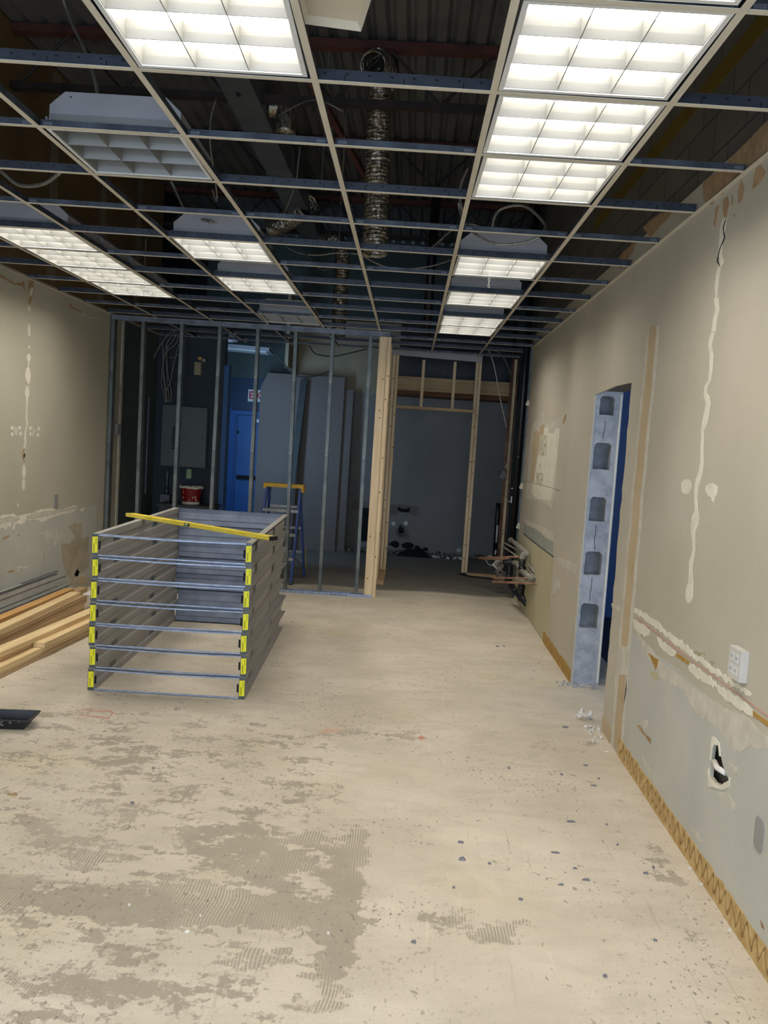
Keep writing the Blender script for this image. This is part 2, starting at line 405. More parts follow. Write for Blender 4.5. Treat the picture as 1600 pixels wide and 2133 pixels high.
# trowel ridges: fine combed arcs that stay filled with residue
wv = nd(nt, 'ShaderNodeTexWave', wave_type='BANDS', bands_direction='X'); wv.inputs['Scale'].default_value = 26; wv.inputs['Distortion'].default_value = 16
wv.inputs['Detail'].default_value = 1; wv.inputs['Detail Scale'].default_value = .12
L(tcf.outputs['Object'], wv.inputs['Vector'])
ridge = MA('MULTIPLY_ADD', wv.outputs['Fac'], 5, -2.6, clamp=True)
rmask = MA('MULTIPLY_ADD', NN(1.9, 2), 8, -3.8, clamp=True)
bare = MA('MULTIPLY', bare, MA('SUBTRACT', 1.0, MA('MULTIPLY', MA('MULTIPLY', ridge, rmask), .85)))
slab = MX(NN(11, 5), V(146,137,121), V(168,158,139))
col = MX(MA('MULTIPLY', bare, .85), base, slab)
# small dark flecks and scuffs
fleck = MA('MULTIPLY_ADD', NN(52, 2, (1, .6, 1)), 30, -18.9, clamp=True)
fm = MA('MULTIPLY_ADD', NN(1.3, 2), 6, -2.6, clamp=True)
col = MX(MA('MULTIPLY', MA('MULTIPLY', fleck, fm), .75), col, V(112,104,96))
fl2 = MA('MULTIPLY_ADD', NN(21, 3, (1, .5, 1), .5), 30, -20.4, clamp=True)
col = MX(MA('MULTIPLY', fl2, .6), col, V(130,120,106))
scr = MA('MULTIPLY_ADD', NN(5, 4, (11, .5, 1), 0, .35), 10, -6.3, clamp=True)
col = MX(MA('MULTIPLY', scr, .42), col, V(156,146,126))
scr2 = MA('MULTIPLY_ADD', NN(4, 4, (9, .6, 1), 0, -.5), 10, -6.4, clamp=True)
col = MX(MA('MULTIPLY', scr2, .35), col, V(228,218,198))
mot = nd(nt, 'ShaderNodeMapRange'); mot.inputs['To Min'].default_value = .88; mot.inputs['To Max'].default_value = 1.10
L(NN(90, 3), mot.inputs['Value']); mv = nd(nt, 'ShaderNodeCombineColor')
for i in range(3): L(mot.outputs[0], mv.inputs[i])
col = MX(1.0, col, mv.outputs[0], 'MULTIPLY')
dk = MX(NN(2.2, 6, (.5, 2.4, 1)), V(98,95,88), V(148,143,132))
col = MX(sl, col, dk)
L(col, b.inputs['Base Color']); b.inputs['Roughness'].default_value = .75; b.inputs['Specular IOR Level'].default_value = .25
bp = nd(nt, 'ShaderNodeBump'); bp.inputs['Strength'].default_value = .35; bp.inputs['Distance'].default_value = .004
L(MA('SUBTRACT', 1.0, bare), bp.inputs['Height']); L(bp.outputs[0], b.inputs['Normal'])
M['floor'] = m
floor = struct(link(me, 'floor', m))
box_ = struct(box('floor_side_room', M['desk'], 1.75, 5.2, 2.6, 9, -.05, 0))

# ------------------------------------------------------------------ walls
WA = lambda x, y: (1060+x*.4033, 640+y*.4033)
WB = lambda x, y: (1200+x*.4188, 1240+y*.4188)
WC = lambda x, y: (800+x/2, y/2)
WL = lambda x, y: (x*.3282, 540+y*.3282)
WD = lambda x, y: (x/8, 1000+y/8)
def yz(conv, pts, X): return [(lambda q: (q.y, q.z))(U(*conv(*p), X=X)) for p in pts]
OY0, OY1, OZ = 5.2, 6.24, 2.19            # rough opening in the right wall
opening = [(OY0, -.001)]
z = 0
while z < OZ: opening.append((OY0+random.uniform(-.012, .012), z)); z += .07
opening += [(OY0, OZ), (OY0+.4, OZ+.008), (OY0+.8, OZ-.006), (OY1, OZ-.01)]
z = OZ-.08
while z > 0: opening.append((OY1+random.uniform(-.006, .006), z)); z -= .09
opening.append((OY1, -.001))
hole = ragged(yz(WB, [(685,705),(715,740),(722,800),(740,870),(762,920),(720,945),(690,930),(668,900),(672,830),(680,760)], XR), .004, .03)
outer = [(-1.8, -.001), (-1.8, 3.07), (9.85, 3.07), (9.85, -.001)] + opening[::-1]
f3R = lambda a, b_, d: (XR+d, a, b_)
wall_r = struct(MB().poly_holes(outer, [hole], f3R, .014).build('wall_right', M['paint']))
# block wall behind the board and above it
def block_mat():
    m, nt, b = new_mat('block_wall'); L = nt.links.new
    tc = nd(nt, 'ShaderNodeTexCoord'); sx = nd(nt, 'ShaderNodeSeparateXYZ'); cx = nd(nt, 'ShaderNodeCombineXYZ')
    L(tc.outputs['Object'], sx.inputs[0]); L(sx.outputs['Y'], cx.inputs['X']); L(sx.outputs['Z'], cx.inputs['Y'])
    br = nd(nt, 'ShaderNodeTexBrick'); L(cx.outputs[0], br.inputs['Vector']); br.inputs['Scale'].default_value = 1
    br.inputs['Brick Width'].default_value = .4; br.inputs['Row Height'].default_value = .2; br.inputs['Mortar Size'].default_value = .006
    br.inputs['Color1'].default_value = (*V(96,92,82), 1); br.inputs['Color2'].default_value = (*V(106,100,90), 1); br.inputs['Mortar'].default_value = (*V(70,64,56), 1)
    L(br.outputs['Color'], b.inputs['Base Color']); b.inputs['Roughness'].default_value = .9
    return m
M['blockwall'] = block_mat()
X0 = XR+.014
bw = MB().box(X0+.03, 1.52, -1.8, OY0-.01, 0, ZR).box(X0+.03, 1.52, OY0-.01, OY1+.2, OZ+.02, ZR).box(X0+.03, 1.52, OY1+.2, 9.9, 0, ZR)
struct(bw.build('wall_right_block', M['blockwall']))
struct(MB().box(X0, X0+.03, 2.0, 5.18, 2.2, 3.06).box(X0, X0+.03, 6.5, 9.8, 0, 3.06).build('trim_furring', M['pine_dark']))
# far jamb of the opening: the cut end of the block wall with its open cores
CORES = [((475,540),(458,560)), ((443,520),(698,840)), ((422,495),(978,1108)), ((397,473),(1260,1385)), ((375,455),(1528,1660))]
JY = OY1+.004
hl = []
for (xa, xb), (ya, yb) in CORES:
    p = U(*WA(xa, ya), Y=JY); q = U(*WA(xb, yb), Y=JY)
    x0, x1, z1, z0 = max(p.x, XR+.03), q.x, p.z, q.z
    c = .02
    hl.append(ragged([(x0,z0),(x1,z0),(x1,z1-c),(x1-c,z1),(x0+c,z1),(x0,z1-c)], .003, .03))
jm = MB().poly_holes([(X0-.012, 0), (1.52, 0), (1.52, OZ+.02), (X0-.012, OZ+.02)], hl, lambda a, b_, d: (a, JY+d, b_), .18)
jamb = struct(jm.build('wall_right_jamb', M['concrete_block']))
struct(box('wall_right_jamb_core', M['core'], X0, 1.52, JY+.12, JY+.19, .01, OZ))
for i, ((z0, z1)) in enumerate([(1.99,1.86),(1.22,1.03),(.82,.64)]):
    pts = [(1.40+random.uniform(-.006,.006), JY-.001, z0+(z1-z0)*k/6) for k in range(7)]
    MB().tube(pts, .0022, 4).build('crack', M['dark'], jamb)
MB().box(1.50, 1.515, JY-.006, JY, .02, OZ).build('plaster_edge', M['compound'], jamb)
# rubble at the foot of the jamb
def rubble(name, label, x0, x1, y0, y1, n, s, mat, cat='rubble'):
    m = MB()
    for _ in range(n):
        c = (random.uniform(x0, x1), random.uniform(y0, y1), 0); k = random.uniform(.3, 1)*s
        R_ = Euler((random.uniform(0,3), random.uniform(0,3), random.uniform(0,3))).to_matrix()
        m.obox((c[0], c[1], k*.35), (k, k*.7, k*.5), R_)
    return tag(m.build(name, mat), label, cat, kind='stuff')
rubble('rubble', 'crumbled grey block dust at the foot of the cut block opening', 1.20, 1.50, 6.12, 6.26, 60, .02, M['concrete_block'])
rubble('rubble', 'white and dark plaster crumbs at the near corner of the cut opening', 1.20, 1.30, 4.95, 5.25, 40, .022, M['scrap_light'])
# side room seen through the opening
struct(MB().box(5.1, 5.2, 2.6, 9, .62, 3.4).build('wall_side_far', M['blue']))
struct(MB().box(5.08, 5.2, 2.6, 9, 0, .62).build('wall_side_wainscot', M['blue_dim']))
struct(MB().box(1.52, 5.1, 9, 9.1, .0, 3.4).build('wall_side_back', M['blue']))
struct(MB().box(1.52, 5.2, 2.55, 2.6, 0, 3.4).build('wall_side_front', M['blue']))
struct(MB().box(1.52, 5.2, 2.6, 9, 3.4, 3.45).build('ceiling_side_room', M['white']))

# left wall
hl = hole_left = [ragged(yz(WL, [(490,1960),(512,1985),(505,2010),(480,2015),(470,2000)], XL), .004, .03)]
f3L = lambda a, b_, d: (XL-d, a, b_)
wall_l = struct(MB().poly_holes([(-1.8,0),(9.45,0),(9.45,2.955),(-1.8,2.955)], hl, f3L, .014).build('wall_left', M['paint_left']))
struct(MB().box(XL-.014, XL-.002, -1.8, 10.8, 2.955, ZR).build('wall_left_upper', M['kraft']))
struct(MB().box(XL-.09, XL-.03, -1.8, 13.3, 0, ZR).build('wall_left_core', M['dark']))
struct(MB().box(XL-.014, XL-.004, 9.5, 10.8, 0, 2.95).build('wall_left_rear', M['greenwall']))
struct(MB().box(XL-.014, XL+.012, 9.44, 9.50, 0, 2.95).build('trim_corner_bead', M['compound_dim']))
# wall with the electrical panel, blue-lit end strip, back walls
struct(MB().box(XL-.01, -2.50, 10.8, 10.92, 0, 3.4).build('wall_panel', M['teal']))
struct(MB().box(-2.50, -2.44, 10.785, 10.93, 0, 2.6).build('trim_blue_glow_strip', M['blue']))  # added strip; blue light on the wall end is put into its colour
struct(MB().box(XL-.02, -1.9, YB, YB+.1, 0, 2.62).build('wall_back_left', M['blue_dim']))
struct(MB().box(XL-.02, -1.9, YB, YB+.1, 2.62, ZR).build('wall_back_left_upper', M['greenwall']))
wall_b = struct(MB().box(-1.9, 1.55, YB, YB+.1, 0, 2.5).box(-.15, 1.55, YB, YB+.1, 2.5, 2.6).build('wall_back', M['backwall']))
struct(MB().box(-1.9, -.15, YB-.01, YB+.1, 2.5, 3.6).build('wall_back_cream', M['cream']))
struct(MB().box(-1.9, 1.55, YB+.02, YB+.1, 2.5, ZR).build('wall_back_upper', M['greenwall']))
struct(MB().box(-1.95, -1.9, 12.2, YB, 2.75, 3.8).build('wall_back_return', M['cream']))
struct(MB().box(1.44, 1.5, 9.9, YB, 0, ZR).build('wall_right_rear', M['greenwall']))
# front wall behind the camera with the shop window
struct(MB().box(XL-.05, 1.35, -1.9, -1.8, 0, .2).box(XL-.05, 1.35, -1.9, -1.8, 2.75, ZR).box(XL-.05, -3.15, -1.9, -1.8, .2, 2.75).box(1.15, 1.35, -1.9, -1.8, .2, 2.75).build('wall_front', M['paint']))
struct(MB().box(-3.15, 1.15, -1.88, -1.82, .2, .25).box(-3.15, 1.15, -1.88, -1.82, 2.7, 2.75).box(-1.72, -1.67, -1.88, -1.82, .2, 2.75).box(-.33, -.28, -1.88, -1.82, .2, 2.75).build('window_1', M['glass']))

# ------------------------------------------------------------------ roof
m = MB(); x = -3.7; prof = []
while x < 1.8:
    prof += [(x, ZR+.04), (x+.03, ZR), (x+.10, ZR), (x+.13, ZR+.04)]; x += .152
m.sheet(prof, -1.9, 13.4, .002)
struct(m.build('ceiling', M['deck']))
def joist(Y, label):
    t = thing('roof_joist', label, 'joist', (0, Y, 0), 0, 'open web roof joists')
    MB().box(XL-.01, 1.50, -.05, .05, ZR-.07, ZR-.012).build('top_chord', M['rust'], t)
    MB().box(XL-.01, 1.50, -.04, .04, ZR-.50, ZR-.45).build('bottom_chord', M['joist'], t)
    x = XL+.05; s = 0
    while x < 1.3:
        z0, z1 = (ZR-.46, ZR-.05) if s % 2 == 0 else (ZR-.05, ZR-.46)
        MB().tube([(x, 0, z0), (x+.42, 0, z1)], .011, 6).build('web_bar', M['joist'], t); x += .42; s += 1
    return t
for Y, l in ((4.7, 'first dark open web steel joist, nearest the camera under the roof deck'), (6.76, 'second open web steel joist, red top chord above the flexible duct end'),
             (8.85, 'third open web steel joist, crossing behind the long flexible duct'), (10.9, 'farthest open web steel joist under the roof deck')):
    joist(Y, l)
t = MB().bar((-.98, 6.1, ZR-.46), (-.62, 8.9, ZR-.46), .05, .05).build('bridging_angle', M['rust'])
tag(t, 'red oxide steel angle running lengthwise between the roof joists', 'steel angle')

# ------------------------------------------------------------------ suspended grid
SM, SS = -.0046, .0325
def G(k, j): 
    Y = 2.9159+j*.6096+SS*k*.6096
    return Vector((-1.0124+k*.6096+SM*Y, Y, H))
def slot_mat():
    m, nt, b = new_mat('slotted_tee_web'); L = nt.links.new
    tc = nd(nt, 'ShaderNodeTexCoord'); s = nd(nt, 'ShaderNodeSeparateXYZ'); L(tc.outputs['Object'], s.inputs[0])
    def ma(op, a, b_=0.):
        n = nd(nt, 'ShaderNodeMath', operation=op)
        for i, v in enumerate((a, b_)):
            if isinstance(v, (int, float)): n.inputs[i].default_value = v
            else: L(v, n.inputs[i])
        return n.outputs[0]
    fr = ma('FRACT', ma('MULTIPLY', s.outputs['X'], 13.1)); a = ma('LESS_THAN', fr, .14)
    z1 = ma('GREATER_THAN', s.outputs['Z'], .026); z2 = ma('LESS_THAN', s.outputs['Z'], .032)
    fr2 = ma('FRACT', ma('MULTIPLY', s.outputs['X'], 4.92)); c = ma('LESS_THAN', fr2, .02); z3 = ma('LESS_THAN', s.outputs['Z'], .026)
    d = ma('MAXIMUM', ma('MULTIPLY', a, ma('MULTIPLY', z1, z2)), ma('MULTIPLY', c, z3))
    nz = nd(nt, 'ShaderNodeTexNoise'); nz.inputs['Scale'].default_value = 12; L(tc.outputs['Object'], nz.inputs['Vector'])
    rp = nd(nt, 'ShaderNodeValToRGB'); rp.color_ramp.elements[0].color = (*V(46,50,57), 1); rp.color_ramp.elements[1].color = (*V(78,84,94), 1)
    L(nz.outputs['Fac'], rp.inputs['Fac'])
    mx = nd(nt, 'ShaderNodeMix', data_type='RGBA'); L(d, mx.inputs[0]); L(rp.outputs[0], mx.inputs[6]); mx.inputs[7].default_value = (.01, .01, .012, 1)
    L(mx.outputs[2], b.inputs['Base Color']); b.inputs['Roughness'].default_value = .45; b.inputs['Metallic'].default_value = .5
    return m
M['slots'] = slot_mat()
M['webshort'] = noise_mat('cross_tee_web', V(50,54,62), V(86,92,102), 8, .5, .4)
ORD = ['first', 'second', 'third', 'fourth', 'fifth', 'sixth', 'seventh', 'eighth', 'ninth', 'tenth', 'eleventh', 'twelfth', 'thirteenth', 'fourteenth', 'fifteenth', 'sixteenth']
def tee(name, p0, p1, h, webmat, label, cat, group, clip=False):
    d = p1-p0; Ln = d.length; a = math.atan2(d.y, d.x)
    t = thing(name, label, cat, p0, a, group)
    MB().box(0, Ln, -.012, .012, 0, .0022).build('face', M['tee'], t)
    wb = MB().box(.001, Ln-.001, -.0012, .0012, .0022, h).box(.001, Ln-.001, -.004, .004, h-.007, h)
    wb.build('web', webmat, t)
    if clip:
        MB().box(.012, .05, -.0045, .0045, .008, .022).build('end_clip', M['galv'], t)
        MB().box(Ln-.05, Ln-.012, -.0045, .0045, .008, .022).build('end_clip', M['galv'], t)
    return t
def clipx(p, q, x):   # point on line p-q at X=x
    return p+(q-p)*((x-p.x)/(q.x-p.x))
for k in range(-3, 4):
    p, q = G(k, -7.4), G(k, 13.4)
    which = ['leftmost', 'second from left', 'third from left', 'middle', 'third from right', 'second from right', 'rightmost'][k+3]
    tee('ceiling_runner', p, q, .036, M['webshort'], '%s of the seven lengthwise cream-faced ceiling runners' % which, 'ceiling runner', 'lengthwise grid runners')
for j in range(-8, 14):
    if j < -2 and j % 2: continue
    if j % 2 == 0:
        p, q = G(-3, j), G(3, j); a, b_ = clipx(p, q, XL+.01), clipx(p, q, XR-.01)
        lab = '%s long slotted main tee crossing the room, counted from the front' % ORD[(j+8)//2]
        if j >= -2: lab = '%s tall slotted cross-room tee counted from the top of the picture' % ORD[(j+2)//2]
        tee('ceiling_main_tee', a+Vector((0,0,.0004)), b_+Vector((0,0,.0004)), .042, M['slots'], lab, 'ceiling tee', 'cross-room slotted main tees')
    else:
        for k in range(-4, 4):
            p, q = G(k, j), G(k+1, j)
            if k == -4: p = clipx(p, q, XL+.01)
            if k == 3: q = clipx(p, q, XR-.01)
            u = (q-p).normalized()*.0125
            tee('ceiling_cross_tee', p+(u if k > -4 else u*0), q-(u if k < 3 else u*0), .030, M['webshort'],
                'short plain cross tee, %s row from the camera, %s bay from the left wall' % (ORD[(j+1)//2], ORD[k+4]), 'ceiling tee', 'short cross tees between the runners', True)
for s, xx in (('right', XR), ('left', XL)):
    sg = -1 if s == 'right' else 1
    o = MB().box(xx, xx+sg*.022, -1.8, 9.85 if s == 'right' else 10.8, H-.002, H).box(xx, xx+sg*.002, -1.8, 9.85 if s == 'right' else 10.8, H, H+.022).build('trim_wall_angle_'+s, M['tee'])
    struct(o)

# ------------------------------------------------------------------ 2x2 troffers with nine-cell louvers
TW = .572
def troffer(k, j, lit, label, dz=0., lamp='lamp', rz=None, loc=None, flat=False):
    c = (G(k, j)+G(k+1, j)+G(k, j+1)+G(k+1, j+1))/4 if loc is None else Vector(loc)
    a = math.atan(SS)*.6 if rz is None else rz
    t = thing('troffer', label, 'ceiling light', (c.x, c.y, c.z+.003+dz), a, 'nine-cell ceiling troffers')
    h = TW/2
    fr = MB()
    for s in (-1, 1):
        fr.box(s*h, s*(h-.016), -h, h, 0, .012); fr.box(-h+.016, h-.016, s*h, s*(h-.016), 0, .012)
        fr.box(s*h, s*(h-.003), -h, h, .012, .05)
    fr.build('frame', M['white'], t)
    # housing: trapezoid pan with cut corners, open below
    hs = MB(); zt = .155; c1 = .075
    pr = [(-h+.012, .03), (-h+.012, .10), (-h+c1, zt), (h-c1, zt), (h-.012, .10), (h-.012, .03)]
    for s in (-1, 1):
        hs.prism(pr, s*(h-.008), s*(h-.011), 'y')
    hs.sheet(pr, -h+.009, h-.009, .002)
    hs.build('housing', M['fixture'], t)
    dots = MB()
    for x_ in (-.20, -.165, .16, .195): dots.box(x_, x_+.008, -h+.0075, -h+.009, .050, .056)
    for x_ in (-.19, .19): dots.box(x_, x_+.007, -h+.0075, -h+.009, .132, .138)
    dots.build('screw', M['dark' if not lit else 'alu'], t)
    i_ = h-.016; n = 3; cw = 2*i_/n
    lv = MB()
    for q in range(n+1):
        x_ = -i_+cw*q; tb, tt = .0016, .012
        for ax in 'xy':
            tt = .0035 if ax == 'x' else .013
            pr2 = [(x_-tb, .004), (x_+tb, .004), (x_+tt*.6, .03), (x_+tt, .062), (x_-tt, .062), (x_-tt*.6, .03)]
            if ax == 'x': lv.prism(pr2, -i_, i_, 'y')
            else: lv.prism([(p[0], p[1]+.0005) for p in pr2], -i_, i_, 'x')
    lv.build('louver', M['louver'], t)
    MB().box(-i_, i_, -i_, i_, .085, .09).build('lamp_panel' , M[lamp] if lit else M['white'], t)
    return t
troffer(2, -2, 1, 'lit troffer cut off by the top edge of the photo at right')
troffer(2, -1, 1, 'largest lit troffer at upper right, pinkish white, nearest full one of the right column')
troffer(2, 0, 1, 'lit troffer directly behind the largest one in the right column')
troffer(2, 1, 1, 'third full lit troffer of the right column, in front of the empty bays')
troffer(2, 4, 1, 'lit troffer of the right column under the looped metal cable, housing showing')
troffer(2, 6, 1, 'lit troffer of the right column, middle one of the three far ones')
troffer(2, 8, 1, 'lit troffer near the far end of the right column, just before the last one')
troffer(2, 9, 1, 'last lit troffer of the right column, above the wooden door frame')
troffer(0, -1, 1, 'large lit troffer at the top left, cut off by the top edge')
troffer(-1, 1, 0, 'unlit troffer with blue-grey louver, deep housing showing at upper left')
troffer(-1, 4, 1, 'lit troffer with bright housing edge, nearest of the middle-left column')
troffer(-1, 6, 1, 'lit troffer of the middle-left column with a bluish right corner')
troffer(-1, 9, 0, 'unlit bluish troffer right above the metal stud wall')
for j, n in ((4, 'nearest of the row of four lit troffers along the left wall'), (5, 'second of the four joined lit troffers along the left wall'),
             (6, 'third of the four joined lit troffers along the left wall'), (7, 'farthest of the four joined lit troffers along the left wall')):
    troffer(-3, j, 1, n)
for k, j in ((-3, -2), (-3, -5), (0, -4), (2, -5), (0, -7), (-3, 0)):
    troffer(k, j, 1, 'lit troffer outside the photo, %s row, %s bay' % (ORD[j+8], ORD[k+3]))
# ------------------------------------------------------------------ things above the grid
def path3(pts, Y=None, conv=None, n=6):
    """pixels with their own distance -> smooth path"""
    out = []
    for p in pts:
        x, y = (p[0], p[1]) if conv is None else conv(p[0], p[1]); out.append(U(x, y, Y=p[2] if len(p) > 2 else Y))
    return spline(out, n)
def flex(path, r, name, label, cat='flexible duct', pitch=.032):
    P = spline(path, 14); Ls = [0]
    for a, b_ in zip(P, P[1:]): Ls.append(Ls[-1]+(b_-a).length)
    n = max(8, int(Ls[-1]/pitch*4)); pts = []; k = 0
    for i in range(n+1):
        s = Ls[-1]*i/n
        while k < len(Ls)-2 and Ls[k+1] < s: k += 1
        pts.append(P[k].lerp(P[k+1], (s-Ls[k])/max(1e-6, Ls[k+1]-Ls[k])))
    rs = [r*(1+(.0 if i % 4 == 0 else (-.085 if i % 4 == 2 else -.04))+random.uniform(-.025, .025)) for i in range(n+1)]
    m = MB().tube(pts, lambda t: rs[int(round(t*n))], 18, caps=False)
    m.v = [(x+random.uniform(-.004, .004), y+random.uniform(-.004, .004), z+random.uniform(-.003, .003)) for x, y, z in m.v]
    o = m.build(name, M['foil'], smooth=False)
    sol = o.modifiers.new('wall', 'SOLIDIFY'); sol.thickness = .004
    return tag(o, label, cat, 'foil flexible ducts')
flex([(-.47, 7.05, 4.62), (-.465, 7.15, 4.4), (-.455, 7.16, 4.0), (-.435, 7.15, 3.6), (-.43, 7.12, 3.30)], .105, 'flexible_duct', 'long wide crinkled foil duct hanging straight down in the middle of the ceiling')
flex([(-.42, 7.3, 4.78), (-.46, 6.9, 4.74), (-.50, 6.62, 4.60)], .10, 'flexible_duct', 'short foil duct stub with its cut round mouth facing the camera under the roof')
flex([(-1.30, 10.75, 4.24), (-1.12, 10.6, 4.20), (-1.03, 10.5, 3.98), (-1.03, 10.5, 3.5), (-1.02, 10.5, 3.02)], .092, 'flexible_duct', 'narrower foil duct with an elbow, hanging far back over the stud wall')
flex([(-1.36, 9.6, 4.34), (-1.62, 10.0, 4.3), (-1.86, 10.2, 4.22)], .12, 'flexible_duct', 'short curved foil duct behind the middle-left lights')
d_ = thing('rectangular_duct', 'long grey sheet metal duct running away under the roof', 'air duct', (-1.5, 6.0, 4.3))
MB().box(-.12, .13, .1, 5.4, 0, .25).build('duct_run', M['duct'], d_)
for yy in (1.2, 2.4, 3.6, 4.8): MB().box(-.125, .135, yy, yy+.03, -.005, .255).build('seam', M['duct'], d_)
MB().box(-.02, .01, .5, .56, -.006, -.001).build('bracket', M['dark'], d_)
q_ = spline([(.13, 1.05, .12), (.24, 1.05, .11), (.28, 1.04, .02), (.285, 1.03, -.10)], 5)
MB().tube(q_, .085, 16).build('take_off_collar', M['foil'], d_, smooth=True)
# air diffuser lying loose on the grid
e_ = MB()
D0 = [(634,50),(752,66),(786,-40),(600,-66)]
c4 = [U(x, y, Z=H+.05) for x, y in D0]
cc = sum(c4, Vector())/4
t = thing('air_diffuser', 'loose cream diffuser tray resting on the grid at the top centre', 'air diffuser', cc)
vs = [p-cc for p in c4]; inn = [p*.86+Vector((0,0,.018)) for p in vs]; tp = [p+Vector((0,0,.012)) for p in vs]
e_.add(vs+inn, [(0,1,5,4),(1,2,6,5),(2,3,7,6),(3,0,4,7),(4,5,6,7)]); e_.add([p+Vector((0,0,.004)) for p in vs+inn], [(4,5,1,0),(5,6,2,1),(6,7,3,2),(7,4,0,3),(7,6,5,4)])
e_.build('tray', noise_mat('cream_enamel', V(196,188,168), V(204,196,178), 4, .5), t)
def cable(name, pts, r, label, mat='cable', cat='cable', group='cables above the grid', Y=None, conv=None, n=8):
    m = MB().tube(path3(pts, Y, conv, n), r, 6); o = m.build(name, M[mat], smooth=True)
    return tag(o, label, cat, group)
S4 = lambda x, y: (x/4, y/4); S2 = lambda x, y: (x/2, y/2)
K4 = lambda x, y: (300+x/4, 130+y/4); C6 = lambda x, y: (900+x/4.444, 400+y/4.444); E2 = lambda x, y: (500+x/3.478, 300+y/3.478)
cable('armoured_cable', [(520,-20,4.6),(560,90,4.6),(620,240,4.5),(700,400,4.3),(760,560,4.2),(800,700,4.1),(822,850,4.0)], .009, 'armoured cable dropping from the roof to the unlit troffer', conv=S4)
cable('armoured_cable', [(600,310,6.2),(560,450,6.2),(548,600,6.2),(560,760,6.3),(590,950,6.4),(608,1120,6.5),(600,1150,6.5),(570,1060,6.5)], .007, 'thin pale cable hanging in a hook left of the sheet metal duct', conv=K4)
cable('armoured_cable', [(225,990,5.6),(270,1080,5.6),(320,1190,5.5),(380,1260,5.4),(450,1300,5.4),(570,1330,5.3)], .010, 'thick pale cable curving into the back of the nearest middle-left troffer', conv=K4)
cable('armoured_cable', [(1300,700,7.2),(1285,850,7.2),(1270,980,7.2),(1240,1080,7.2),(1180,1230,7.2),(1110,1390,7.2)], .007, 'pale cable slanting down beside the sheet metal duct', conv=K4)
cable('armoured_cable', [(0,355,4.8),(40,385,4.8),(90,383,4.7),(125,360,4.6)], .011, 'ribbed cable loop near the left edge above the joined lights')
cable('armoured_cable', [(250,95,5.2),(262,180,5.2),(300,270,5.1),(380,370,5.0),(500,450,4.95),(620,485,4.9),(760,480,4.9),(920,450,4.9),(1010,390,4.9),(1050,320,5.0),(1000,240,5.1),(880,140,5.2),(760,125,5.25),(640,160,5.3),(580,230,5.3),(555,350,5.3)], .009, 'big looped armoured cable over the right column of lights', conv=C6)
cable('armoured_cable', [(975,350,5.3),(962,380,5.3),(958,410,5.3),(964,440,5.3)], .009, 'short armoured cable beside the right-centre runner')
cable('armoured_cable', [(0,515,7.0),(80,440,7.0),(150,380,7.0),(260,310,7.0),(380,300,7.0),(490,350,7.0)], .008, 'cable arching over the right-centre runner behind the long duct', conv=C6)
cable('thin_cable', [(120,610,6.6),(220,600,6.6),(310,640,6.6),(400,720,6.6),(480,800,6.6),(540,870,6.6),(600,912,6.6),(680,880,6.6),(810,780,6.6)], .006, 'thin cable drooping in a V between the runners near the small duct', conv=E2, mat='cable_dark')
cable('thin_cable', [(330,745,6.9),(430,790,6.9),(560,805,6.9),(700,790,6.9),(860,800,6.9),(960,850,6.9),(1060,890,6.9),(1200,905,6.9),(1380,885,6.9),(1540,840,6.9)], .006, 'long thin cable sagging across the ceiling from centre to right', conv=E2)
cable('thin_cable', [(1040,740,8.4),(1150,745,8.4),(1300,760,8.4),(1400,760,8.4),(1500,650,8.0)], .006, 'thin cable behind the lower end of the long duct', conv=E2)
cable('thin_cable', [(0,620,8.0),(130,630,8.0),(250,690,8.0),(230,760,8.0)], .006, 'thin cable behind the middle-left lights', conv=E2, mat='cable_dark')
cable('thin_cable', [(1660,250,6.0),(1500,170,6.0),(1350,165,6.2),(1100,290,6.4)], .004, 'faint wire running from the sheet metal duct toward the centre runner', conv=lambda x, y: (300+x/4, 170+y/4))
for i, (x, y0, y1, Y, l) in enumerate([(605,30,290,6.9,'left of the centre runner'),(755,60,240,7.3,'just right of the centre runner'),(735,370,720,7.8,'over the small foil duct elbow')]):
    a = U(500+x/3.478, 300+y0/3.478, Y=Y); b_ = Vector((a.x, a.y, U(500+x/3.478, 300+y1/3.478, Y=Y).z))
    tag(MB().tube([(a.x, a.y, ZR), b_], .003, 5).build('hanger_wire', M['cable']), 'straight vertical hanger wire '+l, 'hanger wire', 'hanger wires')
# chain hangers beside lit lights
def chain(p0, n, label):
    m = MB(); z = 0
    for i in range(n):
        a = (0 if i % 2 else math.pi/2); ring = [Vector((.006*math.cos(t_)*math.cos(a), .006*math.cos(t_)*math.sin(a), .013*math.sin(t_)-z)) for t_ in [2*math.pi*k/8 for k in range(9)]]
        m.tube(ring, .0016, 4, caps=False); z += .021
    return tag(m.build('hanger_chain', M['alu'], loc=p0), label, 'chain', 'light hanger chains')
chain(U(304, 500, Y=7.0), 22, 'small link chain hanging above the last lights of the left row')
chain(U(1028, 460, Y=5.9), 22, 'small link chain behind the big cable loop')
t = tag(MB().tube([U(905, 470, Y=10.4)+Vector((0,0,.6)), U(888, 700, Y=10.4)], .055, 14).build('vent_pipe', M['black'], smooth=True), 'black vertical pipe far back above the grid, right of the long duct', 'pipe')
